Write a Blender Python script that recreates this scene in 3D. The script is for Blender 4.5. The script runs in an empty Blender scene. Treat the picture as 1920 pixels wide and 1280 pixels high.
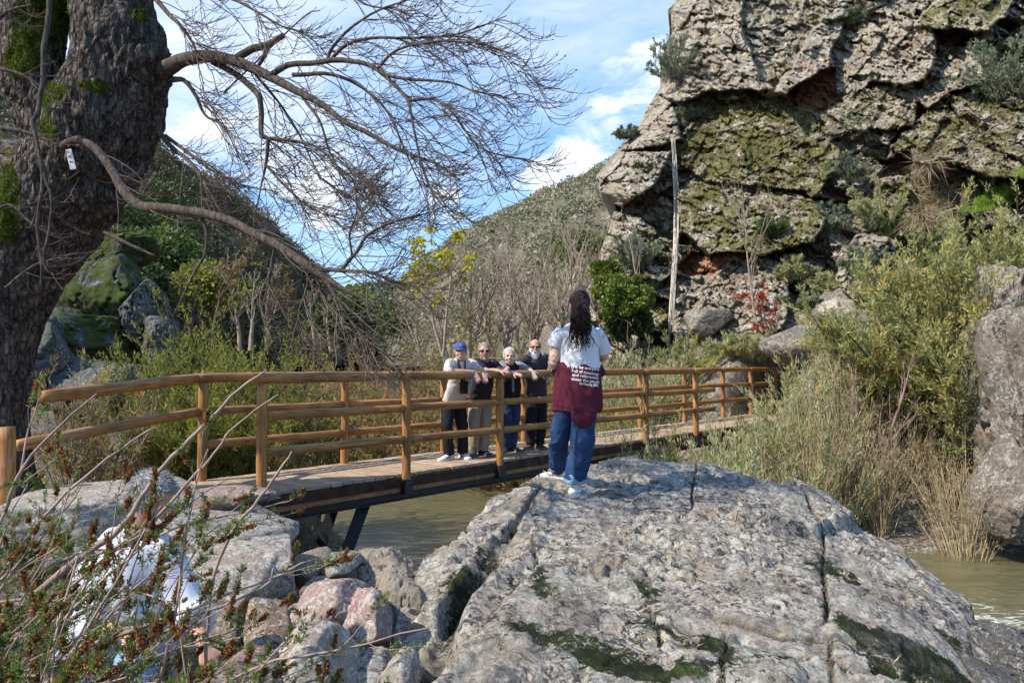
import bpy, math, random
import numpy as np
from mathutils import Vector, Matrix
from math import radians as R, sin, cos, pi

scene = bpy.context.scene
C = scene.collection
rng = np.random.default_rng(7)
random.seed(7)

# ------------------------------------------------------------------ camera
F = 1387.0
PITCH = math.atan(60 / F)
CAMZ = 2.6
cd = bpy.data.cameras.new('camera')
cam = bpy.data.objects.new('camera', cd); C.objects.link(cam)
cam.location = (0, 0, CAMZ); cam.rotation_euler = (pi / 2 + PITCH, 0, 0)
cd.sensor_width = 36; cd.lens = 36 * F / 1920; cd.clip_start = 0.05; cd.clip_end = 3000
scene.camera = cam
# ------------------------------------------------------------------ light
SUN_EL, SUN_AZ = 42.0, 244.0          # azimuth measured clockwise from +Y (from the left, behind the camera)
world = bpy.data.worlds.new("World"); scene.world = world; world.use_nodes = True
sl = bpy.data.lights.new('sun', 'SUN'); sl.energy = 4.0; sl.angle = R(0.6); sl.color = (1.0, 0.93, 0.82)
so = bpy.data.objects.new('sun', sl); C.objects.link(so)
sd = Vector((sin(R(SUN_AZ)) * cos(R(SUN_EL)), cos(R(SUN_AZ)) * cos(R(SUN_EL)), sin(R(SUN_EL))))
so.rotation_euler = sd.to_track_quat('Z', 'Y').to_euler(); so.location = (-20, -10, 30)
vs = scene.view_settings
vs.view_transform = 'Standard'; vs.look = 'None'; vs.gamma = 1; vs.exposure = 0.82; vs.use_curve_mapping = False
scene.cycles.use_denoising = True
scene.cycles.max_bounces = 6; scene.cycles.diffuse_bounces = 3; scene.cycles.glossy_bounces = 2
scene.cycles.transmission_bounces = 3; scene.cycles.transparent_max_bounces = 4

def P(px, py, Y):
    """point of the photograph at depth Y (metres along +Y)"""
    x = (px - 960) / F; y = -(py - 640) / F
    d = (x, cos(PITCH) - y * sin(PITCH), sin(PITCH) + y * cos(PITCH))
    k = Y / d[1]
    return np.array((d[0] * k, Y, CAMZ + d[2] * k))
def Pa(px, py, Y):
    px = np.asarray(px, float); py = np.asarray(py, float); Y = np.asarray(Y, float)
    x = (px - 960) / F; y = -(py - 640) / F
    dy = cos(PITCH) - y * sin(PITCH); dz = sin(PITCH) + y * cos(PITCH)
    return np.stack([x * Y / dy, Y + 0 * x, CAMZ + dz * Y / dy], -1)

# ------------------------------------------------------------------ noise
def _h(ix, iy, iz, seed):
    h = (ix.astype(np.int64) * 374761393 + iy.astype(np.int64) * 668265263 + iz.astype(np.int64) * 2147483647 + seed * 974634777) & 0xFFFFFFFF
    h = ((h ^ (h >> 13)) * 1274126177) & 0xFFFFFFFF
    h = ((h ^ (h >> 16)) * 2246822519) & 0xFFFFFFFF
    return ((h ^ (h >> 15)) & 0xFFFFFF) / float(0xFFFFFF)
def vnoise(p, seed=0):
    i = np.floor(p); f = p - i; f = f * f * (3 - 2 * f); i = i.astype(np.int64)
    r = 0
    for a in (0, 1):
        wx = f[..., 0] if a else 1 - f[..., 0]
        for b in (0, 1):
            wy = f[..., 1] if b else 1 - f[..., 1]
            for c in (0, 1):
                wz = f[..., 2] if c else 1 - f[..., 2]
                r = r + wx * wy * wz * _h(i[..., 0] + a, i[..., 1] + b, i[..., 2] + c, seed)
    return r * 2 - 1
def fbm(p, octv=4, seed=0, gain=0.5):
    s = 0; a = 1; n = 0
    for o in range(octv):
        s = s + a * vnoise(p * (2.03 ** o) + 17.3 * o, seed + o); n += a; a *= gain
    return s / n
def facets(u, v, seed, tilt=1.0, jit=0.9):
    """2-D Voronoi cells, each a tilted plane; returns height and distance to the cell border"""
    iu = np.floor(u).astype(np.int64); iv = np.floor(v).astype(np.int64)
    best = np.full(u.shape, 1e9); sec = np.full(u.shape, 1e9); hgt = np.zeros(u.shape)
    for a in (-1, 0, 1):
        for b in (-1, 0, 1):
            cu, cv = iu + a, iv + b; z = np.zeros_like(cu)
            su = cu + 0.5 + jit * (_h(cu, cv, z, seed) - .5); sv = cv + 0.5 + jit * (_h(cu, cv, z + 1, seed) - .5)
            d = (u - su) ** 2 + (v - sv) ** 2
            val = (_h(cu, cv, z + 2, seed) - .5) + tilt * ((_h(cu, cv, z + 3, seed) - .5) * (u - su) + (_h(cu, cv, z + 4, seed) - .5) * (v - sv))
            m = d < best
            sec = np.where(m, best, np.minimum(sec, d)); hgt = np.where(m, val, hgt); best = np.where(m, d, best)
    return hgt, np.sqrt(sec) - np.sqrt(best)
def sstep(a, b, x):
    t = np.clip((x - a) / (b - a), 0, 1); return t * t * (3 - 2 * t)
def norm(v):
    return v / np.maximum(np.linalg.norm(v, axis=-1, keepdims=True), 1e-9)

# ------------------------------------------------------------------ objects
def tag(o, label=None, cat=None, group=None, kind=None):
    if label: o['label'] = label
    if cat: o['category'] = cat
    if group: o['group'] = group
    if kind: o['kind'] = kind
    return o
def empty(name, loc, label=None, cat=None, group=None):
    o = bpy.data.objects.new(name, None); C.objects.link(o); o.location = [float(a) for a in loc]
    return tag(o, label, cat, group)
def mk(name, V, faces, mat, parent=None, smooth=True, attrs=None):
    """one mesh object from numpy arrays in world coordinates; faces = list of (M,k) index arrays"""
    V = np.asarray(V, np.float32).reshape(-1, 3)
    if not isinstance(faces, list): faces = [faces]
    faces = [np.asarray(f, np.int32) for f in faces if len(f)]
    me = bpy.data.meshes.new(name)
    me.vertices.add(len(V))
    if parent is not None and parent.parent is None: V = V - np.array(parent.location, np.float32)
    elif parent is not None: V = V - np.array(parent.parent.location, np.float32) - np.array(parent.location, np.float32)
    me.vertices.foreach_set('co', V.ravel())
    li = np.concatenate([f.ravel() for f in faces]); tot = np.concatenate([np.full(len(f), f.shape[1], np.int32) for f in faces])
    st = np.concatenate([[0], np.cumsum(tot)[:-1]]).astype(np.int32)
    me.loops.add(len(li)); me.loops.foreach_set('vertex_index', li)
    me.polygons.add(len(tot)); me.polygons.foreach_set('loop_start', st); me.polygons.foreach_set('loop_total', tot)
    me.polygons.foreach_set('use_smooth', np.full(len(tot), smooth, bool))
    me.update(calc_edges=True); me.validate()
    for k, a in (attrs or {}).items():
        at = me.attributes.new(k, 'FLOAT', 'POINT'); at.data.foreach_set('value', np.asarray(a, np.float32).ravel())
    if mat: me.materials.append(mat)
    o = bpy.data.objects.new(name, me); C.objects.link(o)
    if parent is not None: o.parent = parent
    return o
def grid_faces(nu, nv):
    a = np.arange(nu * nv).reshape(nu, nv)
    return np.stack([a[:-1, :-1], a[1:, :-1], a[1:, 1:], a[:-1, 1:]], -1).reshape(-1, 4)
class MB:
    """collects pieces of ONE mesh"""
    def __init__(s): s.V = []; s.F = {}; s.n = 0
    def add(s, V, Fs):
        V = np.asarray(V, float).reshape(-1, 3)
        if not isinstance(Fs, list): Fs = [Fs]
        for f in Fs:
            f = np.asarray(f)
            if len(f): s.F.setdefault(f.shape[1], []).append(f + s.n)
        s.V.append(V); s.n += len(V); return s
    def box(s, c, ax, ay, az, bev=0.0):
        """c centre; ax ay az half-extent vectors"""
        c, ax, ay, az = [np.asarray(q, float) for q in (c, ax, ay, az)]
        if bev <= 0:
            V = [c + i * ax + j * ay + k * az for i in (-1, 1) for j in (-1, 1) for k in (-1, 1)]
            return s.add(V, [[(0, 1, 3, 2), (4, 6, 7, 5), (0, 4, 5, 1), (2, 3, 7, 6), (0, 2, 6, 4), (1, 5, 7, 3)]])
        la, lb, lc = [np.linalg.norm(q) for q in (ax, ay, az)]
        fa, fb, fc = 1 - bev / la, 1 - bev / lb, 1 - bev / lc
        V = []; idx = {}
        for i in (-1, 1):
            for j in (-1, 1):
                for k in (-1, 1):
                    idx[(i, j, k)] = len(V)
                    V += [c + i * ax + j * fb * ay + k * fc * az, c + i * fa * ax + j * ay + k * fc * az, c + i * fa * ax + j * fb * ay + k * az]
        q4 = []; q3 = []
        g = lambda i, j, k, w: idx[(i, j, k)] + w
        for q in (-1, 1):
            q4.append([g(q, -1, -1, 0), g(q, 1, -1, 0), g(q, 1, 1, 0), g(q, -1, 1, 0)][::q])
            q4.append([g(-1, q, -1, 1), g(1, q, -1, 1), g(1, q, 1, 1), g(-1, q, 1, 1)][::-q])
            q4.append([g(-1, -1, q, 2), g(1, -1, q, 2), g(1, 1, q, 2), g(-1, 1, q, 2)][::q])
        for i in (-1, 1):
            for j in (-1, 1):
                q4.append([g(i, j, -1, 0), g(i, j, 1, 0), g(i, j, 1, 1), g(i, j, -1, 1)])
                q4.append([g(i, -1, j, 0), g(i, 1, j, 0), g(i, 1, j, 2), g(i, -1, j, 2)])
                q4.append([g(-1, i, j, 1), g(1, i, j, 1), g(1, i, j, 2), g(-1, i, j, 2)])
                for k in (-1, 1): q3.append([g(i, j, k, 0), g(i, j, k, 1), g(i, j, k, 2)])
        return s.add(V, [q4, q3])
    def tube(s, pts, rad, k=8, cap=True, ell=None, ref=None):
        V, Fq, caps = loft(pts, rad, k, ell, ref)
        s.add(V, [Fq] + (caps if cap else [])); return s
    def build(s, name, mat, parent=None, smooth=True, attrs=None):
        return mk(name, np.concatenate(s.V), [np.concatenate(f) for f in s.F.values()], mat, parent, smooth, attrs)
def frames(pts, ref=None):
    pts = np.asarray(pts, float)
    t = norm(np.gradient(pts, axis=-2))
    if ref is None:
        mean = norm(pts[..., -1, :] - pts[..., 0, :])
        ref = np.where(np.abs(mean[..., 2:3]) > 0.8, np.array([[1., 0.1, 0]]) if pts.ndim > 2 else np.array([1., 0.1, 0]), np.array([0, 0, 1.]))
        ref = ref[..., None, :]
    a = norm(np.cross(t, np.broadcast_to(ref, t.shape))); b = np.cross(t, a)
    return t, a, b
def loft(pts, rad, k=10, ell=None, ref=None):
    """tube along pts, radii rad (n) ; ell (n) = squash of second axis"""
    pts = np.asarray(pts, float); rad = np.broadcast_to(np.asarray(rad, float), (len(pts),))
    ell = np.ones(len(pts)) if ell is None else np.broadcast_to(np.asarray(ell, float), (len(pts),))
    t, a, b = frames(pts, None if ref is None else np.asarray(ref, float))
    th = np.linspace(0, 2 * pi, k, endpoint=False)
    V = pts[:, None] + rad[:, None, None] * (np.cos(th)[None, :, None] * a[:, None] + np.sin(th)[None, :, None] * b[:, None] * ell[:, None, None])
    n = len(pts); i = np.arange(n - 1)[:, None] * k; j = np.arange(k)[None]; j2 = (j + 1) % k
    Fq = np.stack([i + j, i + j2, i + k + j2, i + k + j], -1).reshape(-1, 4)
    caps = [np.array([list(range(k))[::-1]]), np.array([list(range((n - 1) * k, n * k))])]
    return V.reshape(-1, 3), Fq, caps
def dense(pts, rad=None, m=6, extra=None):
    """Catmull-Rom resample"""
    pts = np.asarray(pts, float); n = len(pts)
    q = np.concatenate([[2 * pts[0] - pts[1]], pts, [2 * pts[-1] - pts[-2]]])
    out = []; ts = []
    for i in range(n - 1):
        p0, p1, p2, p3 = q[i:i + 4]
        for u in np.linspace(0, 1, m, endpoint=False):
            out.append(.5 * (2 * p1 + (p2 - p0) * u + (2 * p0 - 5 * p1 + 4 * p2 - p3) * u * u + (3 * p1 - p0 - 3 * p2 + p3) * u ** 3)); ts.append(i + u)
    out.append(pts[-1]); ts.append(n - 1)
    out = np.array(out); ts = np.array(ts)
    if rad is None: return out
    return out, np.interp(ts, range(n), rad)

# ------------------------------------------------------------------ batches of curves and leaves
def curves(base, d, L, n=8, bend=(0, 0, 0), wob=0.15, rs=None):
    rs = rs or rng
    base = np.asarray(base, float); S = len(base); d = norm(np.asarray(d, float)); L = np.broadcast_to(L, (S,))
    t = np.linspace(0, 1, n - 1)[None, :, None]
    w = np.cumsum(rs.normal(0, wob, (S, n - 1, 3)), 1)
    bend = np.broadcast_to(np.asarray(bend, float), (S, 3))
    dd = norm(d[:, None] + bend[:, None] * t + w)
    pts = np.concatenate([base[:, None], base[:, None] + np.cumsum(dd * (L / (n - 1))[:, None, None], 1)], 1)
    return pts
def sample_on(pts, par, t):
    n = pts.shape[1]; f = t * (n - 1); i = np.minimum(f.astype(int), n - 2); u = (f - i)[:, None]
    a = pts[par, i]; b = pts[par, i + 1]
    return a * (1 - u) + b * u, norm(b - a)
def children(pts, rad, per, t0=.25, t1=1., ang=0.9, Ls=.4, n=6, bend=(0, 0, 0), wob=.15, rr=.55, rs=None, lenfade=.5, k0=None):
    rs = rs or rng
    S = len(pts); par = np.repeat(np.arange(S), per); M = len(par)
    t = rs.uniform(t0, t1, M)
    p, tg = sample_on(pts, par, t)
    rd = norm(rs.normal(0, 1, (M, 3))); rd = norm(rd - (rd * tg).sum(1, keepdims=True) * tg)
    a = ang * rs.uniform(.6, 1.3, M)[:, None]
    d = np.cos(a) * tg + np.sin(a) * rd
    plen = np.linalg.norm(np.diff(pts, axis=1), axis=2).sum(1)[par]
    L = plen * Ls * rs.uniform(.5, 1.2, M) * (1 - lenfade * t)
    r = rad[par] * (1 - .8 * t) * rr
    return curves(p, d, L, n, bend, wob, rs), r
def tube_batch(pts, rad, k=4, tip=.25):
    S, n, _ = pts.shape; t, a, b = frames(pts)
    rr = rad[:, None] * np.linspace(1, tip, n)[None]
    th = np.linspace(0, 2 * pi, k, endpoint=False)
    V = pts[:, :, None] + rr[..., None, None] * (np.cos(th)[:, None] * a[:, :, None] + np.sin(th)[:, None] * b[:, :, None])
    i = (np.arange(S)[:, None, None] * n + np.arange(n - 1)[None, :, None]) * k; j = np.arange(k)[None, None]; j2 = (j + 1) % k
    Fq = np.stack([i + j, i + j2, i + k + j2, i + k + j], -1).reshape(-1, 4)
    return V.reshape(-1, 3), Fq
def leaf_batch(p, d, L, W, rs=None, fold=.25):
    rs = rs or rng
    M = len(p); d = norm(d); r = norm(rs.normal(0, 1, (M, 3))); s = norm(np.cross(d, r)); u = np.cross(s, d)
    L = np.broadcast_to(L, (M,))[:, None]; W = np.broadcast_to(W, (M,))[:, None]
    mid = p + d * L * .5 + u * W * fold
    V = np.stack([p, mid - s * W * .5, p + d * L, mid + s * W * .5], 1)
    return V.reshape(-1, 3), (np.arange(M)[:, None] * 4 + np.arange(4)[None])
def leaves_on(pts, per, t0, t1, L, W, ang=.8, up=0., rs=None, jit=0.):
    rs = rs or rng
    par = np.repeat(np.arange(len(pts)), per); M = len(par)
    p, tg = sample_on(pts, par, rs.uniform(t0, t1, M))
    if jit: p = p + rs.normal(0, jit, p.shape)
    d = norm(tg * math.cos(ang) + norm(rs.normal(0, 1, (M, 3))) * math.sin(ang) + np.array([0, 0, up]))
    sz = rs.uniform(.6, 1.25, M)
    return leaf_batch(p, d, L * sz, W * sz, rs)

# ------------------------------------------------------------------ materials
class G:
    def __init__(s, name, rough=.9, spec=.3):
        s.m = bpy.data.materials.new(name); s.m.use_nodes = True; s.nt = s.m.node_tree
        s.N = s.nt.nodes; s.N.clear()
        s.out = s.N.new('ShaderNodeOutputMaterial'); s.b = s.N.new('ShaderNodeBsdfPrincipled')
        s.nt.links.new(s.b.outputs[0], s.out.inputs[0])
        s.b.inputs['Roughness'].default_value = rough; s.b.inputs['Specular IOR Level'].default_value = spec
        s._tc = None
    def lk(s, inp, v):
        if v is None: return
        if isinstance(v, bpy.types.NodeSocket): s.nt.links.new(v, inp)
        else:
            if isinstance(v, (tuple, list)) and len(v) == 3 and inp.type == 'RGBA': v = (*v, 1)
            inp.default_value = v
    @property
    def pos(s):
        if s._tc is None: s._tc = s.N.new('ShaderNodeNewGeometry')
        return s._tc.outputs['Position']
    @property
    def nrm(s): s.pos; return s._tc.outputs['Normal']
    @property
    def island(s): s.pos; return s._tc.outputs['Random Per Island']
    def stretch(s, sx, sy, sz, vec=None, rot=(0, 0, 0)):
        n = s.N.new('ShaderNodeMapping'); s.lk(n.inputs[0], vec or s.pos); n.inputs['Scale'].default_value = (sx, sy, sz); n.inputs['Rotation'].default_value = rot; return n.outputs[0]
    def noise(s, scale, detail=4, rough=.55, vec=None, dist=0.):
        n = s.N.new('ShaderNodeTexNoise'); s.lk(n.inputs['Vector'], vec or s.pos)
        n.inputs['Scale'].default_value = scale; n.inputs['Detail'].default_value = detail; n.inputs['Roughness'].default_value = rough; n.inputs['Distortion'].default_value = dist
        return n.outputs[0]
    def voro(s, scale, feat='F1', vec=None, out=0):
        n = s.N.new('ShaderNodeTexVoronoi'); n.feature = feat; s.lk(n.inputs['Vector'], vec or s.pos); n.inputs['Scale'].default_value = scale
        return n.outputs[out]
    def ramp(s, f, stops, interp='LINEAR'):
        n = s.N.new('ShaderNodeValToRGB'); s.lk(n.inputs[0], f); cr = n.color_ramp; cr.interpolation = interp
        while len(cr.elements) < len(stops): cr.elements.new(.5)
        for e, (p, c) in zip(cr.elements, stops):
            e.position = p; e.color = (c, c, c, 1) if isinstance(c, (int, float)) else (*c, 1)
        return n.outputs[0]
    def mix(s, f, a, b, mode='MIX'):
        n = s.N.new('ShaderNodeMix'); n.data_type = 'RGBA'; n.blend_type = mode
        s.lk(n.inputs[0], f); s.lk(n.inputs[6], a); s.lk(n.inputs[7], b); return n.outputs[2]
    def math(s, op, a, b=None, clamp=False):
        n = s.N.new('ShaderNodeMath'); n.operation = op; n.use_clamp = clamp
        s.lk(n.inputs[0], a)
        if b is not None: s.lk(n.inputs[1], b)
        return n.outputs[0]
    def attr(s, name):
        n = s.N.new('ShaderNodeAttribute'); n.attribute_name = name; return n.outputs['Fac']
    def sep(s, v, i):
        n = s.N.new('ShaderNodeSeparateXYZ'); s.lk(n.inputs[0], v); return n.outputs[i]
    def bump(s, h, strength=.5, dist=.02, nrm=None):
        n = s.N.new('ShaderNodeBump'); n.inputs['Strength'].default_value = strength; n.inputs['Distance'].default_value = dist
        s.lk(n.inputs['Height'], h)
        if nrm is not None: s.lk(n.inputs['Normal'], nrm)
        return n.outputs[0]
    def done(s, col, normal=None, rough=None):
        s.lk(s.b.inputs['Base Color'], col)
        if normal is not None: s.lk(s.b.inputs['Normal'], normal)
        if rough is not None: s.lk(s.b.inputs['Roughness'], rough)
        return s.m

def thresh(g, v, a, b): return g.ramp(v, [(a, 0.), (b, 1.)])

def rock_mat(name, base1, base2, lich, dark, moss, sc=1., lichamt=.55, darkamt=.6, bump=.6, warm=None, moss_up=0., bd=.03, streak=None):
    g = G(name, .93, .2)
    c = g.mix(g.ramp(g.noise(1.1 * sc, 4, .6), [(.35, 0.), (.65, 1.)]), base1, base2)
    if warm:
        c = g.mix(thresh(g, g.noise(1.7 * sc, 5, .65, dist=.8), .56, .68), c, warm)
    med = g.noise(9 * sc, 8, .72, dist=.4)
    c = g.mix(g.math('MULTIPLY', g.ramp(med, [(.35, 1.), (.55, 0.)]), .45), c, [q * .45 for q in base1])
    l = g.math('MULTIPLY', thresh(g, g.noise(14 * sc, 9, .7, dist=1.2), 1 - lichamt, 1 - lichamt + .05), thresh(g, g.noise(2.3 * sc, 3, .6), .36, .5))
    c = g.mix(l, c, lich)
    d = g.math('MULTIPLY', thresh(g, g.noise(11 * sc, 10, .75, vec=g.stretch(1, 1, 1.3), dist=1.5), darkamt, darkamt + .05), thresh(g, g.noise(1.6 * sc, 3, .6), .38, .52))
    c = g.mix(d, c, dark)
    fine = g.noise(60 * sc, 6, .7)
    c = g.mix(.55, c, g.mix(1., c, g.ramp(fine, [(.32, .45), (.68, 1.35)]), 'MULTIPLY'))
    if moss is not None:
        mm = g.math('ADD', g.attr('moss'), g.math('MULTIPLY', g.math('SUBTRACT', g.noise(7 * sc, 8, .75), .5), 1.6))
        mmask = thresh(g, mm, .47, .56)
        mc = g.ramp(g.noise(5 * sc, 6, .7), [(.35, [q * .35 for q in moss]), (.6, moss), (.75, [min(1, q * 1.7) for q in moss])])
        mc = g.mix(1., mc, g.ramp(g.noise(90 * sc, 3, .6), [(.3, .5), (.7, 1.4)]), 'MULTIPLY')
        c = g.mix(mmask, c, mc)
    h = g.math('ADD', g.math('MULTIPLY', med, 1.), g.math('MULTIPLY', fine, .35))
    if moss is not None: h = g.math('ADD', h, g.math('MULTIPLY', mmask, .25))
    nrm = g.bump(h, bump, bd)
    return g, c, nrm

def leaf_mat(name, stops, trans=.35, rough=.55, spec=.25, nsc=1.3, nmix=.35):
    g = G(name, rough, spec)
    nz = g.ramp(g.noise(nsc, 3, .6), [(.32, 0.), (.68, 1.)])
    c = g.ramp(g.math('ADD', g.math('MULTIPLY', g.island, 1 - nmix), g.math('MULTIPLY', nz, nmix)), stops)
    c = g.mix(1., c, g.ramp(g.noise(nsc * 2.3, 3, .6), [(.3, .7), (.7, 1.2)]), 'MULTIPLY')
    g.lk(g.b.inputs['Base Color'], c)
    t = g.N.new('ShaderNodeBsdfTranslucent'); g.lk(t.inputs[0], g.mix(1., c, (1.2, 1.25, .7), 'MULTIPLY'))
    m = g.N.new('ShaderNodeMixShader'); m.inputs[0].default_value = trans
    g.nt.links.new(g.b.outputs[0], m.inputs[1]); g.nt.links.new(t.outputs[0], m.inputs[2]); g.nt.links.new(m.outputs[0], g.out.inputs[0])
    return g.m
def plain(name, col, rough=.7, spec=.3, var=.25, sc=30, bump=.0, bd=.002):
    g = G(name, rough, spec)
    nz = g.noise(sc, 5, .65)
    c = g.mix(1., col, g.ramp(nz, [(.3, 1 - var), (.7, 1 + var)]), 'MULTIPLY')
    return g.done(c, g.bump(nz, bump, bd) if bump else None)

def bark_mat(name, c1, c2, sc=1., bump=.8):
    g = G(name, .95, .15)
    v = g.stretch(1, 1, .28)
    n = g.noise(26 * sc, 8, .7, vec=v, dist=.6)
    c = g.ramp(n, [(.32, [q * .35 for q in c1]), (.5, c1), (.7, c2)])
    return g.done(c, g.bump(n, bump, .015))
# ================================================================== sky
def build_sky():
    nt = world.node_tree; N = nt.nodes; L = nt.links; N.clear()
    out = N.new('ShaderNodeOutputWorld'); bg = N.new('ShaderNodeBackground'); L.new(bg.outputs[0], out.inputs[0])
    sk = N.new('ShaderNodeTexSky'); sk.sky_type = 'NISHITA'; sk.sun_disc = False
    sk.sun_elevation = R(SUN_EL); sk.sun_rotation = R(SUN_AZ); sk.air_density = 1.0; sk.dust_density = .3; sk.ozone_density = 2.0
    tc = N.new('ShaderNodeTexCoord'); g = G.__new__(G); g.nt = nt; g.N = N; g._tc = None
    d = tc.outputs['Generated']
    mp = N.new('ShaderNodeMapping'); L.new(d, mp.inputs[0]); mp.inputs['Scale'].default_value = (1.6, 1.6, 4.5); mp.inputs['Rotation'].default_value = (0, R(-24), 0)
    n1 = g.noise(2.6, 9, .62, vec=mp.outputs[0], dist=.5)
    n2 = g.noise(6.0, 9, .66, vec=mp.outputs[0], dist=.8)
    def spot(px, py, rad, amp):
        c = P(px, py, 10.) - np.array((0, 0, CAMZ)); c = c / np.linalg.norm(c)
        dp = N.new('ShaderNodeVectorMath'); dp.operation = 'DOT_PRODUCT'; L.new(d, dp.inputs[0]); dp.inputs[1].default_value = c
        mr = N.new('ShaderNodeMapRange'); mr.interpolation_type = 'SMOOTHSTEP'; L.new(dp.outputs['Value'], mr.inputs[0])
        mr.inputs[1].default_value = cos(R(rad)); mr.inputs[2].default_value = 1; mr.inputs[3].default_value = 0; mr.inputs[4].default_value = amp
        return mr.outputs[0]
    wisps = None
    for s_ in [(1195, 160, 4.2, .6), (1245, 90, 3, .3), (1105, 252, 3.2, .6), (1055, 322, 3.4, .7), (835, 385, 2.4, .6), (640, 370, 4, .5), (690, 470, 3, .3), (1000, 345, 2.5, .5), (380, 70, 8, .35), (460, 330, 7, .3), (560, 560, 6, .3), (330, 180, 6, .25), (560, 290, 5, .35)]:
        q = spot(*s_); wisps = q if wisps is None else g.math('ADD', wisps, q)
    w = g.math('ADD', wisps, g.math('MULTIPLY', g.math('SUBTRACT', n2, .5), 2.2))
    w = g.math('MULTIPLY', g.ramp(w, [(.22, 0.), (.85, 1.)]), g.math('MINIMUM', g.math('MULTIPLY', wisps, 3.), 1.))
    veil = g.math('MULTIPLY', g.ramp(n1, [(.30, 0.), (.75, 1.)]), g.math('ADD', g.math('ADD', spot(650, -160, 30, .55), spot(1150, -30, 14, .3)), g.math('ADD', spot(300, 200, 20, .42), .03)))
    # clouds elsewhere in the sky so that it is no bare dome
    z = g.sep(d, 2)
    high = g.math('MULTIPLY', g.ramp(n1, [(.5, 0.), (.66, .8)]), g.ramp(z, [(.5, 0.), (.8, 1.)]))
    cl = g.math('MAXIMUM', g.math('MAXIMUM', w, veil), high, clamp=True)
    hs = N.new('ShaderNodeHueSaturation'); hs.inputs['Saturation'].default_value = 1.12; hs.inputs['Value'].default_value = 1.0; L.new(sk.outputs[0], hs.inputs['Color'])
    c = g.mix(cl, g.mix(.6, hs.outputs[0], g.ramp(z, [(0., (1.5, 3.3, 5.7)), (.35, (1.1, 2.6, 5.5)), (.6, (1.2, 2.4, 5.2)), (1., (1.0, 2.1, 4.6))])), (4.7, 4.95, 5.35))
    L.new(c, bg.inputs[0]); bg.inputs[1].default_value = SKY
SKY = .14
build_sky()

# ================================================================== river line, ground, water
RIV = np.array([(30, -2), (17, 3.5), (10.5, 6.6), (5.5, 8.0), (1.2, 10.2), (-1.2, 14.5), (-5.0, 21), (-9, 31), (-13, 44), (-16, 70)], float)
RW = np.array([5, 5, 5.0, 2.8, 2.6, 3.3, 4.0, 5, 5, 4.])
BO = np.array([-2.49, 7.2]); BD = np.array([1.147, 1.275]); SP = np.linalg.norm(BD); BD = BD / SP; BN = np.array([-BD[1], BD[0]])
def river_dist(X, Y):
    best = np.full(X.shape, 1e9)
    for i in range(len(RIV) - 1):
        a, b = RIV[i], RIV[i + 1]; e = b - a
        t = np.clip(((X - a[0]) * e[0] + (Y - a[1]) * e[1]) / (e @ e), 0, 1)
        d = np.hypot(X - a[0] - t * e[0], Y - a[1] - t * e[1]) - (RW[i] + (RW[i + 1] - RW[i]) * t)
        best = np.minimum(best, d)
    return best
def ground_z(X, Y):
    X = np.asarray(X, float); Y = np.asarray(Y, float)
    d = river_dist(X, Y)
    p = np.stack([X, Y, 0 * X], -1)
    z = np.where(d < 0, np.maximum(-.7, d * .5), np.minimum(d * .33, 1.2 + .04 * d)) + .12 * fbm(p * .9, 4, 3) * sstep(0, 1.5, d) 
    right = sstep(1.0, 2.0, X) * sstep(9.5, 10.5, Y)       # talus below the cliff
    z = z + right * .55 * np.maximum(d - 2.2, 0) * sstep(14, 9, d)
    u = (X - BO[0]) * BD[0] + (Y - BO[1]) * BD[1]; w = (X - BO[0]) * BN[0] + (Y - BO[1]) * BN[1]
    br = sstep(1.2, .5, np.abs(w - .55)) * sstep(2, 4, u) * sstep(17, 15.5, u); z = z - br * np.maximum(z - 1.28, 0)
    left = sstep(-1.9, -3.0, X) * sstep(12.5, 8.5, Y)      # bank that carries the bridge
    z = z + left * (1.28 - z) * .9
    near = sstep(-2.0, -1.2, X) * sstep(9.5, 8, Y) * sstep(1.2, 2.2, Y); z = z - near * np.maximum(z - .35, 0)
    gully = np.exp(-(((X + 1.5) / 1.0) ** 2)) * sstep(1.5, 3, Y) * sstep(10, 7, Y)
    return z - .55 * gully
def M_ground():
    g, c, n = rock_mat('ground_soil', (.16, .125, .085), (.10, .08, .05), (.30, .28, .24), (.035, .03, .025), (.05, .07, .015), 1., .5, .6, .8)
    return g.done(c, n)
def build_ground():
    xs = np.concatenate([np.linspace(-600, -42, 14), np.linspace(-40, -13, 55), np.linspace(-12.8, 14, 270), np.linspace(15, 40, 50), np.linspace(44, 600, 14)])
    ys = np.concatenate([np.linspace(-300, -12, 10), np.linspace(-10, 20, 300), np.linspace(20.5, 60, 70), np.linspace(66, 900, 16)])
    X, Y = np.meshgrid(xs, ys, indexing='ij'); Z = ground_z(X, Y)
    far = sstep(60, 200, np.hypot(X, Y)); Z = Z * (1 - far) + 1.5 * far
    p = np.stack([X, Y, Z], -1); Z = Z + .035 * fbm(p * 5, 4, 9)
    moss = sstep(.1, .6, fbm(p * .5, 3, 4)) * .35
    o = mk('ground', np.stack([X, Y, Z], -1), grid_faces(len(xs), len(ys)), M_ground(), attrs={'moss': moss}); tag(o, kind='structure')
build_ground()
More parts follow.
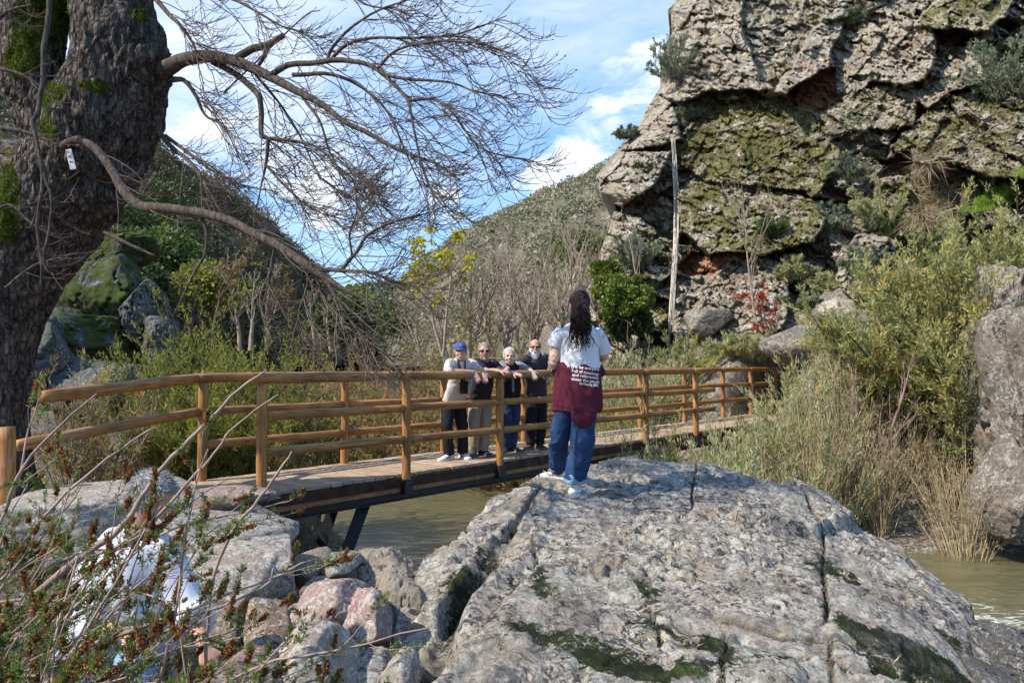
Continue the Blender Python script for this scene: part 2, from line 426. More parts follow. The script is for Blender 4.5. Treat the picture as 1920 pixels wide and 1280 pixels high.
def M_water():
    g = G('river_water', .06, .5); g.b.inputs['IOR'].default_value = 1.33
    v = g.stretch(.55, 1.2, 1, rot=(0, 0, R(-35)))
    n = g.noise(3.2, 6, .6, vec=v, dist=1.6); n2 = g.noise(14, 4, .6, vec=v, dist=.8)
    c = g.mix(g.ramp(n, [(.35, 0.), (.7, 1.)]), (.10, .092, .045), (.155, .14, .07))
    # white water beside the dark corner rock
    d1 = g.N.new('ShaderNodeVectorMath'); d1.operation = 'DISTANCE'; g.lk(d1.inputs[0], g.pos); f0 = P(1880, 1185, 7.0); f0[2] = 0; d1.inputs[1].default_value = f0
    near = g.ramp(g.math('DIVIDE', d1.outputs['Value'], 2.6), [(.15, 1.), (1., 0.)])
    fo = g.math('MULTIPLY', thresh(g, g.math('ADD', g.noise(7, 9, .72, vec=v, dist=1.2), g.math('MULTIPLY', near, .14)), .6, .67), near)
    c = g.mix(fo, c, (.8, .8, .74))
    r = g.ramp(fo, [(0., .07), (1., .7)])
    h = g.math('ADD', n, g.math('MULTIPLY', n2, .22))
    return g.done(c, g.bump(h, .4, .06), r)
def build_water():
    xs = np.linspace(-40, 34, 420); ys = np.linspace(-14, 75, 420); X, Y = np.meshgrid(xs, ys, indexing='ij')
    p = np.stack([X * .7 + .5 * Y, Y * 1.1 - .4 * X, 0 * X], -1)
    Z = .028 * fbm(p * .9, 4, 31) 
    tag(mk('river_water', np.stack([X, Y, Z], -1), grid_faces(len(xs), len(ys)), M_water()), kind='structure')
build_water()

# ================================================================== hills
def hill(name, crest, foot, nu, nv, amp, mat, seed, over=18):
    cr = np.array([P(*c) for c in crest]); ft = np.array([P(*c) for c in foot]); n = len(cr)
    u = np.linspace(0, n - 1, nu); ca = np.stack([np.interp(u, range(n), cr[:, i]) for i in range(3)], -1); fa = np.stack([np.interp(u, range(n), ft[:, i]) for i in range(3)], -1)
    v = np.concatenate([np.linspace(0, 1, nv), 1 + np.linspace(.02, .6, over)])
    prof = np.where(v <= 1, v, 1); 
    Pt = fa[:, None] + (ca - fa)[:, None] * v[None, :, None]
    drop = np.where(v > 1, (v - 1) * 2.2, 0)
    Pt[..., 2] = fa[:, None, 2] + (ca - fa)[:, None, 2] * (prof - drop)[None]
    amp_v = np.sin(np.clip(v, 0, 1) * pi) ** .6 * .9 + .12
    nz = fbm(Pt * (2.2 / amp / 4), 5, seed)
    rid = 1 - np.abs(fbm(Pt * (1.0 / amp / 4), 4, seed + 5)) * 2
    Pt[..., 2] += amp * amp_v[None] * (nz + .5 * rid)
    Pt[..., 0] += amp * .5 * amp_v[None] * fbm(Pt * (2.2 / amp / 4), 4, seed + 9)
    o = mk(name, Pt, grid_faces(nu, len(v)), mat, attrs={'moss': np.clip(nz + .2, 0, 1)})
    tag(o, kind='structure'); return Pt
def M_hill(name, a, b, rock):
    g = G(name, .95, .1)
    c = g.mix(g.ramp(g.noise(.12, 6, .7), [(.4, 0.), (.6, 1.)]), a, b)
    c = g.mix(thresh(g, g.noise(.3, 9, .7), .56, .62), c, rock)
    c = g.mix(1., c, g.ramp(g.noise(1.6, 6, .7), [(.3, .5), (.7, 1.4)]), 'MULTIPLY')
    return g.done(c, g.bump(g.noise(1.2, 8, .7), 1., .8))
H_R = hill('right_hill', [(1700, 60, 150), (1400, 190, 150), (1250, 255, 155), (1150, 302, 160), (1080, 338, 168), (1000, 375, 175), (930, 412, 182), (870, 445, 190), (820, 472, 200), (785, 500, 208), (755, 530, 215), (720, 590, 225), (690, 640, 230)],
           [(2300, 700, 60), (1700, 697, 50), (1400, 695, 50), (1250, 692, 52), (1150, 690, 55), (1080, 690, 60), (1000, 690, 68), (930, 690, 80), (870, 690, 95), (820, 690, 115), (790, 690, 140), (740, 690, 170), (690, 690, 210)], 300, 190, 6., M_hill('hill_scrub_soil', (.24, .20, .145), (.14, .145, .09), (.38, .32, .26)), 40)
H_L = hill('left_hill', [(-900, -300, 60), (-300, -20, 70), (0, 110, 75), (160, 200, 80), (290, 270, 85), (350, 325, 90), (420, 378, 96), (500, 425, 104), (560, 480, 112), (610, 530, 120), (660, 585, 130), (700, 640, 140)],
           [(-1800, 705, 24), (-900, 705, 24), (-350, 703, 24), (-50, 700, 25), (120, 700, 27), (220, 698, 30), (310, 696, 34), (390, 695, 40), (450, 694, 48), (510, 692, 58), (580, 690, 75), (640, 690, 95)], 260, 170, 4., M_hill('dark_hill_soil', (.13, .105, .07), (.08, .09, .045), (.26, .23, .20)), 60)  # soil colours darker than on the right hill
H_F = hill('far_hill', [(560, 560, 300), (620, 560, 310), (660, 545, 320), (700, 542, 330), (740, 540, 340), (790, 530, 350), (860, 520, 360)],
           [(560, 694, 150), (620, 694, 150), (660, 693, 160), (700, 692, 170), (740, 692, 180), (790, 690, 190), (860, 690, 200)], 120, 70, 6., M_hill('far_hill_soil', (.07, .085, .05), (.055, .075, .05), (.16, .14, .11)), 80)

# ================================================================== cliff
OUT = np.array([(-400, 1330), (-200, 1300), (-100, 1290), (0, 1268), (20, 1252), (40, 1262), (60, 1262), (90, 1245), (120, 1238), (165, 1238), (200, 1215), (240, 1196), (262, 1172), (285, 1152), (310, 1134), (330, 1118), (360, 1124), (378, 1150), (400, 1150), (440, 1138), (480, 1122), (520, 1112), (560, 1092), (620, 1060), (700, 1030), (800, 1010)], float)
SLABS = [  # polygon, offset, gradient right, gradient down (metres per 100 px, + = towards the camera), moss, red
 ([(1270, 275), (1340, 190), (1480, 182), (1562, 212), (1575, 300), (1525, 372), (1500, 352), (1340, 352), (1285, 318)], .5, .25, .75, .85, 0),
 ([(1268, 352), (1335, 340), (1500, 360), (1560, 395), (1525, 452), (1460, 474), (1330, 474), (1275, 435)], .9, .2, .9, .75, 0),
 ([(1262, 0), (1395, -60), (1400, 60), (1445, 165), (1340, 172), (1275, 192), (1235, 172), (1262, 90)], .7, .45, .3, .12, .25),
 ([(1390, -80), (1545, -60), (1535, 110), (1462, 162), (1420, 150), (1398, 60)], -.3, -.75, .2, .55, 0),
 ([(1448, 168), (1498, 108), (1528, 50), (1600, 28), (1645, 60), (1565, 100), (1542, 158), (1480, 180)], 1.5, -.2, 1., .25, 0),
 ([(1470, 176), (1540, 130), (1592, 140), (1582, 200), (1530, 216), (1480, 192)], -.35, .9, .2, 0, 1),
 ([(1560, 96), (1580, 40), (1650, 10), (1752, 52), (1762, 130), (1700, 162), (1640, 152), (1590, 200), (1566, 180)], .75, .7, .35, .15, .25),
 ([(1540, 222), (1640, 152), (1718, 182), (1712, 240), (1620, 244), (1556, 258)], .9, .1, 1.1, .6, 0),
 ([(1716, 50), (1776, -20), (1912, -20), (1885, 36), (1852, 58), (1730, 52)], 1.4, .1, 1.3, .75, 0),
 ([(1712, 182), (1768, 88), (1850, 92), (1866, 150), (1786, 172), (1742, 202)], .9, .55, .8, .1, 0),
 ([(1690, 250), (1790, 176), (2100, 160), (2100, 330), (1832, 330), (1700, 296), (1655, 312)], 1.2, .1, .8, .75, 0),
 ([(1648, 306), (1702, 276), (1716, 318), (1662, 332)], -1.0, 0, 0, 0, 0),
 ([(1114, 330), (1150, 286), (1262, 284), (1236, 330), (1202, 368), (1162, 388), (1124, 372)], 1.4, -.1, .6, .1, .1),
 ([(1190, 222), (1262, 190), (1282, 262), (1168, 284)], .6, .2, 1.3, .5, 0),
 ([(1262, 560), (1290, 480), (1420, 476), (1480, 500), (1470, 620), (1340, 640), (1262, 640)], .4, .3, .2, .1, .25),
 ([(1270, 500), (1300, 470), (1340, 474), (1370, 490), (1330, 520), (1290, 520)], -.5, .6, -.2, 0, .8),
 ([(1560, 520), (1610, 440), (1660, 450), (1650, 540), (1600, 560)], 1.1, .5, .5, .2, 0),
 ([(1690, 380), (1760, 300), (1860, 330), (1850, 370), (1750, 400)], -.5, -.5, .1, .1, 0),
]
def poly_sd(x, y, poly):
    """positive inside"""
    poly = np.array(poly, float); n = len(poly); d = np.full(x.shape, 1e9); ins = np.zeros(x.shape, bool)
    for i in range(n):
        a, b = poly[i], poly[(i + 1) % n]; e = b - a
        t = np.clip(((x - a[0]) * e[0] + (y - a[1]) * e[1]) / (e @ e), 0, 1)
        d = np.minimum(d, np.hypot(x - a[0] - t * e[0], y - a[1] - t * e[1]))
        c = ((a[1] > y) != (b[1] > y)) & (x < (b[0] - a[0]) * (y - a[1]) / (b[1] - a[1] + 1e-12) + a[0]); ins ^= c
    return np.where(ins, d, -d)
def cliff_base(px, py):
    """distance of the cliff face: near at the foot and on the right, leaning back with height"""
    return 23.5 - 7.5 * np.clip((px - 1150) / 800, -.2, 2) ** .9 if False else 24 - 8.0 * np.clip((px - 1120) / 800, 0, 1.6) + 8.0 * np.clip((640 - py) / 640, -.2, 1.7)
def cliff_fields(px, py):
    wx = px + 13 * fbm(np.stack([px, py, 0 * px], -1) / 34, 5, 11, .6); wy = py + 11 * fbm(np.stack([px, py, 0 * px], -1) / 34, 5, 12, .6)
    ca, sa = cos(R(-22)), sin(R(-22)); ru = wx * ca - wy * sa; rv = wx * sa + wy * ca
    f1, e1 = facets(ru / 130, rv / 62, 21, 1.6); f2, e2 = facets(ru / 52, rv / 22, 22, 1.8); f3, e3 = facets(ru / 20, rv / 9, 23, 1.8)
    f4, e4 = facets(ru / 7, rv / 5, 24, 1.6)
    D = 1.7 * f1 + .75 * f2 + .26 * f3 + .10 * f4 - .12 * sstep(.06, 0, e1) - .06 * sstep(.08, 0, e2)
    moss = .42 + .38 * fbm(np.stack([px, py, 0 * px], -1) / 90, 3, 15); red = np.zeros(px.shape)
    for poly, off, gx, gy, ms, rd in SLABS:
        pc = np.array(poly).mean(0); s = poly_sd(wx, wy, poly); w = sstep(-2, 1.2, s)
        h = 1.1 * (off + gx * (px - pc[0]) / 100 + gy * (py - pc[1]) / 100) + .32 * f2 + .22 * f3 + .10 * f4
        D = D * (1 - w) + h * w; moss = moss * (1 - w) + (ms * .74 + .12 * fbm(np.stack([px, py, 0 * px], -1) / 40, 3, 19)) * w; red = red * (1 - w) + rd * w
    q = np.stack([px, py, D * 8], -1)
    D = D + .10 * fbm(q / 9, 5, 16, .65)
    crack = np.abs(fbm(np.stack([ru / 60, rv / 30, 0 * ru], -1), 3, 17)); D = D - .25 * sstep(.03, 0, crack)
    c2, s2 = cos(R(58)), sin(R(58)); au = px * c2 - py * s2; av = px * s2 + py * c2; f5, e5 = facets(au / 70 + .1 * f2, av / 30, 25, 1.2); D = D + .38 * f5 * sstep(-.4, .4, fbm(np.stack([px, py, 0 * px], -1) / 130, 2, 26))
    return D, moss, red
def cliff_point(px, py, out=0.15):
    a = np.array([float(px)]); b = np.array([float(py)]); D, _, _ = cliff_fields(a, b)
    return P(px, py, float(cliff_base(a, b)[0] - D[0] - out))
def build_cliff():
    pys = np.concatenate([np.linspace(-420, -20, 90), np.linspace(-18, 700, 400), np.linspace(705, 800, 20)])
    s = np.concatenate([np.linspace(-1, -.02, 26), np.linspace(0, 820, 440), np.linspace(830, 1300, 60)])
    S, PY = np.meshgrid(s, pys, indexing='ij')
    xo = np.interp(PY, OUT[:, 0], OUT[:, 1])
    px = xo + np.maximum(S, 0)
    D, moss, red = cliff_fields(px, PY)
    e3 = np.stack([px, PY, 0 * px], -1); D = D + sstep(110, 30, S) * (.30 * fbm(e3 / 14, 5, 81, .65) + .28 * facets(px / 34, PY / 13 + .5 * fbm(e3 / 30, 2, 82), 83, 1.2)[0])
    k = np.sin(np.clip(np.maximum(S, 0) / 60, 0, 1) * pi / 2)         # round the face away at its left edge
    Yd = cliff_base(px, PY) + 2.2 * (1 - k) - D * (.75 + .25 * k)
    V = Pa(px, PY, Yd)
    b = np.clip(-S, 0, 1)[..., None]                                   # the part that turns away behind the corner
    V = V + b * np.array([5.0, 26.0, -1.0]) + b * (1 - b) * np.array([1.5, 0, 0])
    V = V + b * .8 * np.stack([fbm(V * .6, 4, 71), fbm(V * .6, 4, 72), fbm(V * .6, 4, 73)], -1)
    g, c, n = rock_mat('cliff_rock', (.31, .255, .185), (.23, .20, .15), (.48, .455, .38), (.07, .062, .052), None, .38, .49, .59, .9, warm=(.29, .195, .14), bd=.10)
    mm = g.math('ADD', g.attr('moss'), g.math('MULTIPLY', g.math('SUBTRACT', g.noise(1.6, 10, .78, dist=.4), .5), 2.1))
    mk_ = thresh(g, mm, .46, .60)
    mc = g.mix(1., g.ramp(g.noise(.9, 6, .7), [(.3, (.05, .050, .016)), (.55, (.125, .120, .036)), (.8, (.20, .195, .05))]), g.ramp(g.noise(11, 5, .7), [(.3, .4), (.7, 1.4)]), 'MULTIPLY')
    c = g.mix(g.math('MULTIPLY', thresh(g, g.math('ADD', g.attr('red'), g.math('MULTIPLY', g.math('SUBTRACT', g.noise(2, 6, .7), .5), .9)), .3, .7), .85), c, g.ramp(g.noise(3, 8, .7), [(.35, (.20, .085, .045)), (.6, (.36, .17, .09)), (.8, (.42, .30, .2))]))
    c = g.mix(mk_, c, mc)
    tag(mk('cliff', V, grid_faces(len(s), len(pys)), g.done(c, n), attrs={'moss': moss, 'red': red}), 'towering lichen covered rock cliff above the right end of the footbridge', 'cliff')
build_cliff()
# ================================================================== the big lichen boulder
def tps_fit(xy, z, lam=.02):
    d = np.hypot(xy[:, None, 0] - xy[None, :, 0], xy[:, None, 1] - xy[None, :, 1]); K = np.where(d > 0, d * d * np.log(d + 1e-9), 0) + lam * np.eye(len(xy))
    Pm = np.c_[np.ones(len(xy)), xy]; A = np.block([[K, Pm], [Pm.T, np.zeros((3, 3))]])
    w = np.linalg.solve(A, np.r_[z, 0, 0, 0]); 
    def f(X, Y):
        s = w[-3] + w[-2] * X + w[-1] * Y
        for (a, b), k in zip(xy, w[:-3]):
            r2 = (X - a) ** 2 + (Y - b) ** 2; s = s + k * .5 * r2 * np.log(r2 + 1e-12)
        return s
    return f
BP = [(800, 1280, 3.05), (1000, 1280, 3.1), (1250, 1280, 3.15), (1500, 1280, 3.2), (1700, 1280, 3.35), (1815, 1260, 3.7),
      (900, 1150, 3.75), (1100, 1130, 3.9), (1350, 1120, 4.0), (1600, 1130, 4.1), (1780, 1160, 4.4),
      (960, 1010, 4.8), (1100, 1000, 5.0), (1300, 1000, 5.1), (1500, 1030, 5.0), (1680, 1060, 5.1),
      (1020, 930, 5.75), (1085, 930, 5.8), (1250, 925, 6.0), (1400, 940, 6.0), (1560, 975, 5.9), (1700, 1040, 5.6),
      (1050, 880, 6.5), (1200, 878, 6.8), (1350, 888, 6.8), (1480, 925, 6.5), (1120, 856, 7.2), (1250, 860, 7.3), (1400, 888, 7.1), (1600, 975, 6.3),
      (830, 1015, 4.9), (880, 990, 5.2), (940, 960, 5.5), (990, 915, 6.0), (830, 1110, 4.3), (780, 1180, 3.9), (770, 1080, 4.5)]
_b = np.array([P(*q) for q in BP]); BH = tps_fit(_b[:, :2], _b[:, 2])
def on_rock(px, py):
    px = np.atleast_1d(np.asarray(px, float)); py = np.atleast_1d(np.asarray(py, float)); lo = np.full(px.shape, 2.2); 
    Yv = lo.copy(); done = np.zeros(px.shape, bool)
    for Yt in np.linspace(2.2, 8.5, 400):
        q = Pa(px, py, np.full(px.shape, Yt)); hit = (~done) & (q[..., 2] < BH(q[..., 0], q[..., 1])); Yv[hit] = Yt; done |= hit
    return Pa(px, py, Yv)
def px_of(v):
    v = np.asarray(v, float); y = v[..., 1]; z = v[..., 2] - CAMZ; f = y * cos(PITCH) + z * sin(PITCH); u = -y * sin(PITCH) + z * cos(PITCH)
    return 960 + F * v[..., 0] / f, 640 - F * u / f
EDGE = [(1020, 6.6), (1050, 7.0), (1120, 7.5), (1220, 7.6), (1300, 7.5), (1400, 7.3), (1480, 7.0), (1560, 6.7), (1650, 6.25), (1730, 5.75), (1795, 5.15), (1830, 4.65), (1845, 4.1), (1862, 3.5), (1880, 2.9), (1750, 2.3), (1200, 2.1), (700, 2.3), (560, 2.7), (735, 3.5), (738, 3.9), (745, 4.3), (775, 4.7), (812, 5.05), (860, 5.45), (915, 5.85), (965, 6.3)]
_e = np.array([((px - 960) / F * Y, Y) for px, Y in EDGE])
def seg_dist(X, Y, line):
    d = np.full(X.shape, 1e9); s = np.zeros(X.shape)
    for i in range(len(line) - 1):
        a, b = line[i], line[i + 1]; e = b - a; t = np.clip(((X - a[0]) * e[0] + (Y - a[1]) * e[1]) / (e @ e), 0, 1)
        q = np.hypot(X - a[0] - t * e[0], Y - a[1] - t * e[1]); m = q < d
        s = np.where(m, np.sign(e[0] * (Y - a[1]) - e[1] * (X - a[0])), s); d = np.minimum(d, q)
    return d, s
def M_boulder():
    g, c, n = rock_mat('lichen_boulder', (.41, .34, .255), (.285, .25, .205), (.54, .50, .42), (.07, .062, .055), None, 1.05, .53, .51, 1., warm=(.42, .31, .25), bd=.05)
    # grey green crust lichens and chalky discs
    v = g.voro(4.2, 'F1'); gg = g.math('MULTIPLY', thresh(g, g.noise(3.1, 7, .7, dist=1.), .60, .66), .55)
    c2 = g.mix(gg, c, (.27, .33, .28))
    w = g.math('MULTIPLY', thresh(g, g.noise(4.6, 6, .65, dist=2.), .64, .67), .8)
    c2 = g.mix(g.math('MULTIPLY', w, g.math('SUBTRACT', 1., g.attr('crev'))), c2, (.56, .54, .48))
    # the crevices get a dark tint, with moss laid over it
    c2 = g.mix(g.math('MULTIPLY', g.attr('crev'), .9), c2, (.045, .042, .028))
    mm = g.math('ADD', g.attr('moss'), g.math('MULTIPLY', g.math('SUBTRACT', g.noise(10, 12, .84, dist=.7), .5), 3.6)); mk_ = thresh(g, mm, .54, .60)
    mc = g.mix(1., g.ramp(g.noise(7, 8, .8), [(.36, (.010, .012, .006)), (.54, (.025, .032, .010)), (.66, (.075, .11, .014)), (.75, (.14, .20, .02))]), g.ramp(g.noise(150, 3, .6), [(.3, .4), (.7, 1.5)]), 'MULTIPLY')
    c2 = g.mix(mk_, c2, mc)
    c2 = g.mix(g.math('MULTIPLY', thresh(g, g.noise(4.2, 12, .82, dist=.8), .54, .575), .6), c2, (.115, .105, .10))
    return g.done(c2, n)
def build_boulder():
    st = .0135
    xs = np.arange(-1.75, 4.0, st); ys = np.arange(1.9, 8.1, st); X, Y = np.meshgrid(xs, ys, indexing='ij')
    p3 = np.stack([X, Y, 0 * X], -1)
    wob = .07 * fbm(p3 * 2.2, 4, 101)
    sd = poly_sd(X + wob, Y + .07 * fbm(p3 * 2.2, 4, 102), _e)
    Z = BH(X, Y)
    # main crack between the left lobe and the body
    ck = on_rock([1012, 978, 945, 905, 862, 818, 780, 720], [912, 955, 1000, 1060, 1125, 1195, 1270, 1400])[:, :2]
    wx = X + .05 * fbm(p3 * 4, 3, 103); wy = Y + .05 * fbm(p3 * 4, 3, 104)
    d, s = seg_dist(wx, wy, ck)
    along = sstep(5.9, 4.6, Y)
    wid = .015 + .10 * along
    crev = sstep(wid, wid * .15, d); Z = Z - (.05 + .08 * along) * crev
    lobe = sstep(0, .4, np.where(s > 0, d, 0)) 
    # slanting strata beside the crack
    sd2 = np.sin((X * .93 - Y * .36) * 26 + 3 * fbm(p3 * 2, 3, 105)); band = sstep(.5, .12, d) * along * sstep(6, 4.9, Y)
    Z = Z + .04 * sd2 * band
    cm = crev * .45
    # thin cracks
    for pxs, pys, w, dep in [((1308, 1302, 1296), (862, 905, 955), .012, .07), ((1478, 1520, 1545, 1548, 1545), (915, 960, 1010, 1090, 1170), .016, .06), ((1358, 1360, 1357), (1180, 1230, 1330), .013, .05), ((1556, 1562), (1200, 1310), .012, .05),
                             ((1360, 1460, 1620, 1760, 1840), (1160, 1190, 1215, 1245, 1275), .02, .05), ((1600, 1640, 1700), (950, 985, 1030), .01, .04), ((990, 1010, 960, 900), (1000, 1060, 1110, 1180), .012, .03), ((1150, 1180, 1140), (985, 1040, 1085), .01, .02), ((1230, 1210, 1240), (1080, 1130, 1190), .012, .03)]:
        l = on_rock(pxs, pys)[:, :2]; dd, ss = seg_dist(wx * .6 + X * .4, wy * .6 + Y * .4, l); m = sstep(w, w * .2, dd); Z = Z - dep * m; cm = np.maximum(cm, m * .95); Z = Z + .012 * np.exp(-dd / .25) * ss
    # the thin slab that stands proud
    q = on_rock([1375, 1385, 1450, 1530, 1590, 1600, 1540, 1470, 1400], [975, 1000, 1006, 1003, 990, 960, 925, 920, 935])[:, :2]
    sl = poly_sd(wx, wy, q); Z = Z + .11 * sstep(-.012, .012, sl); 
    # pits, scales and terraces
    f1, e1 = facets((X * .9 + Y * .3) / .55 + wob * 2, (Y * .9 - X * .3) / .42, 111, .5); Z = Z + .05 * f1 * sstep(0, .12, e1)
    f2, e2 = facets(X / .16 + wob * 6, Y / .11, 112, 1.); Z = Z + .012 * f2 * sstep(0, .25, e2)
    r = np.abs(fbm(p3 * 3.2, 5, 113)); Z = Z - .035 * sstep(.09, 0, r) * sstep(-.1, .25, fbm(p3 * 1.1, 2, 114))
    Z = Z + .06 * fbm(p3 * 1.6, 3, 115) + .034 * fbm(p3 * 6, 5, 116, .65) + .011 * fbm(p3 * 28, 3, 117, .6)
    f6, e6 = facets((X * .8 + Y * .6) / .30 + wob * 4, (Y * .8 - X * .6) / .13 + wob * 3, 131, 1.2); Z = Z + .03 * f6 * sstep(-.1, .3, fbm(p3 * .9, 2, 132))
    pit = sstep(.30, .48, fbm(p3 * 6.5, 3, 118)); Z = Z - .03 * pit
    mound = on_rock([1255], [985])[0]; hole = np.hypot(X - mound[0], Y - mound[1]); Z = Z - .07 * sstep(.14, .04, hole); cm = np.maximum(cm, .9 * sstep(.1, .03, hole))
    inner = sstep(0, .45, sd); Z = Z - (1 - inner) ** 2 * .10
    out = np.maximum(-sd, 0); Z = Z - 6.0 * out - .5 * sstep(0, .05, out)
    Z = np.maximum(Z, -.4)
    side = (out > 0)
    X2 = X + np.where(side, .10 * fbm(np.stack([X * 3, Y * 3, Z * 2.2], -1), 4, 119), 0); Y2 = Y + np.where(side, .10 * fbm(np.stack([X * 3, Y * 3, Z * 2.2], -1), 4, 120), 0)
    moss = .13 + .20 * fbm(p3 * 1.3, 3, 121) + .1 * pit + .18 * sstep(.09, .02, r) + .35 * (cm > .3) * sstep(-.3, .3, fbm(p3 * 2.5, 3, 122))
    for px, py, rx, ry, a in [(1090, 1198, 150, 26, .55), (1200, 1165, 60, 30, .4), (1175, 1240, 150, 26, .6), (1300, 1200, 60, 26, .45), (1215, 1105, 22, 34, .6), (1560, 1070, 34, 26, .6), (1640, 1190, 70, 12, .55), (1760, 1240, 120, 22, .75), (1700, 1262, 120, 22, .55), (1050, 1130, 50, 22, .35), (1005, 1105, 24, 34, .55), (960, 1100, 20, 30, .5), (940, 1055, 25, 20, .35), (855, 1085, 40, 24, .6), (880, 1110, 30, 40, .6), (905, 1030, 30, 25, .5), (1010, 1035, 24, 22, .2), (1250, 1260, 120, 20, .6), (1350, 1225, 26, 50, .5), (1545, 1130, 15, 60, .4), (1460, 1250, 100, 20, .4), (980, 1190, 50, 14, .3), (1790, 1185, 40, 14, .4), (1730, 1108, 40, 10, .3)]:
        l = on_rock([px, px + rx, px], [py, py, py - ry]); c0 = l[0]; ax = max(np.linalg.norm(l[1, :2] - c0[:2]), .02); ay = max(np.linalg.norm(l[2, :2] - c0[:2]), .02)
        rr = np.sqrt(((wx - c0[0]) / ax) ** 2 + ((wy - c0[1]) / ay) ** 2); moss = moss + (a + .04) * sstep(1.35, .2, rr)
    global BGRID; BGRID = (xs, ys, Z)
    V = np.stack([X2, Y2, Z], -1); keep = sd > -.62
    idx = -np.ones(X.size, np.int64); kf = keep.ravel(); idx[kf] = np.arange(kf.sum()); Fc = grid_faces(len(xs), len(ys)); Fc = Fc[kf[Fc].all(1)]
    tag(mk('boulder', V.reshape(-1, 3)[kf], idx[Fc], M_boulder(), attrs={'moss': moss.ravel()[kf], 'crev': cm.ravel()[kf]}), 'huge grey lichened boulder with dark moss patches under the woman taking the picture', 'boulder')
build_boulder()

# ================================================================== separate rocks
import bmesh
_ico = {}
def ico(n):
    if n not in _ico:
        bm = bmesh.new(); bmesh.ops.create_icosphere(bm, subdivisions=n, radius=1); bm.verts.ensure_lookup_table()
        V = np.array([v.co[:] for v in bm.verts]); Fc = np.array([[v.index for v in f.verts] for f in bm.faces]); bm.free(); _ico[n] = (V, Fc)
    return _ico[n]
def rock_shape(size, seed, n=5, planes=14, rough=.05, strata=0., sharp=26, tilt=(0, 0, 0), top=None, boxy=0.):
    rs = np.random.default_rng(seed); D, Fc = ico(n)
    nn = norm(rs.normal(0, 1, (planes, 3))); dd = rs.uniform(.72, 1.0, planes)
    if top is not None: nn = np.concatenate([nn, [norm(np.array(top[:3], float))]]); dd = np.r_[dd, top[3]]
    if boxy: nn = np.concatenate([nn, np.eye(3), -np.eye(3)]); dd = np.r_[dd, np.full(6, boxy)]
    cosv = D @ nn.T; r = dd[None] / np.maximum(cosv, .05)
    r = -np.log(np.exp(-sharp * np.minimum(r, 3)).sum(1)) / sharp
    V = D * np.clip(r, .3, 1.25)[:, None]
    q = V * 2.2 + seed * 3.1; k = rough * (fbm(q, 5, seed, .6)) + rough * .5 * fbm(q * 4, 4, seed + 3, .6)
    cr = np.abs(fbm(q * .8, 3, seed + 7)); k = k - rough * 1.1 * sstep(.05, 0, cr)
    V = V * (1 + k)[:, None]
    if strata: V[:, 0] += strata * (facets(V[:, 2] * 9 + .6 * fbm(q, 2, seed), V[:, 0] * .7, seed)[0]); V[:, 1] += strata * (facets(V[:, 2] * 9 + .6 * fbm(q, 2, seed), V[:, 1] * .7, seed)[0])
    V = V * np.array(size); m = np.array(Matrix.Rotation(tilt[2], 3, 'Z') @ Matrix.Rotation(tilt[1], 3, 'Y') @ Matrix.Rotation(tilt[0], 3, 'X'))
    return V @ m.T, Fc
def rock(px, py, Y, w, h, dep, seed, mat, label, name='boulder', cat='boulder', moss=.1, group=None, **kw):
    """rock whose visible centre sits at (px,py) at depth Y ; w,h in photograph pixels, dep in metres"""
    s = Y / F; V, Fc = rock_shape((w * s / 2, dep, h * s / 2), seed, **kw); c = P(px, py, Y + dep * .4)
    nz = fbm(V * 2.5 + seed, 3, seed + 2); up = np.clip(V[:, 2] / (h * s / 2), -1, 1)
    o = mk(name, V + c, Fc, mat, attrs={'moss': moss + .35 * nz + .1 * up}); tag(o, label, cat, group); return o
def RM(name, b1, b2, li, dk, ms, sc, la, da, warm=None, bump=.8, bd=.02):
    g, c, n = rock_mat(name, b1, b2, li, dk, ms, sc, la, da, bump, warm=warm, bd=bd); return g.done(c, n)
M_pale = RM('pale_river_rock', (.33, .275, .215), (.26, .22, .18), (.47, .43, .36), (.10, .08, .07), (.07, .09, .02), 1.6, .5, .62, (.36, .26, .20))
M_pink = RM('pink_sandstone', (.30, .215, .18), (.25, .18, .15), (.43, .38, .33), (.11, .07, .06), (.07, .09, .02), 1.5, .5, .60, (.30, .13, .12))
M_sand = RM('sandy_conglomerate', (.37, .30, .225), (.31, .26, .20), (.46, .41, .32), (.13, .10, .08), (.07, .09, .02), 2.2, .45, .66, None, 1., .03)
M_grey = RM('grey_lichen_rock', (.215, .19, .16), (.165, .145, .125), (.36, .34, .30), (.05, .045, .045), (.06, .085, .018), 1.5, .53, .55, (.25, .17, .12))
M_brown = RM('brown_split_rock', (.24, .17, .12), (.19, .13, .10), (.45, .42, .37), (.05, .04, .035), (.06, .08, .02), 1.4, .47, .57, (.28, .16, .09))
M_wet = RM('dark_wet_rock', (.10, .095, .09), (.07, .07, .07), (.28, .27, .25), (.02, .02, .02), (.05, .07, .02), 1.8, .46, .56, None)
M_out = RM('mossy_outcrop', (.15, .145, .13), (.10, .10, .09), (.34, .34, .31), (.03, .03, .03), (.07, .095, .018), .8, .46, .52, None, .9, .06)
M_wall = RM('dappled_wall_rock', (.22, .18, .14), (.15, .13, .11), (.38, .35, .30), (.06, .05, .045), (.07, .09, .02), .9, .5, .54, (.30, .20, .13), .9, .06)
G_l = 'rocks tumbled between the footbridge and the big boulder'
rock(165, 968, 5.2, 330, 165, .8, 201, M_pale, 'flat pale rock shelf behind the heather at the foot of the mossy tree', top=(0, 0, 1, .6), n=6, rough=.03)
rock(345, 948, 5.9, 190, 34, .45, 202, M_brown, 'thin brown flagstone under the left end of the bridge deck', strata=.06, top=(0, 0, 1, .5), name='flagstone', cat='rock')
rock(400, 930, 6.3, 240, 30, .5, 215, M_pink, 'pinkish flagstone step leading onto the bridge deck', strata=.05, top=(0, 0, 1, .5), name='flagstone', cat='rock')
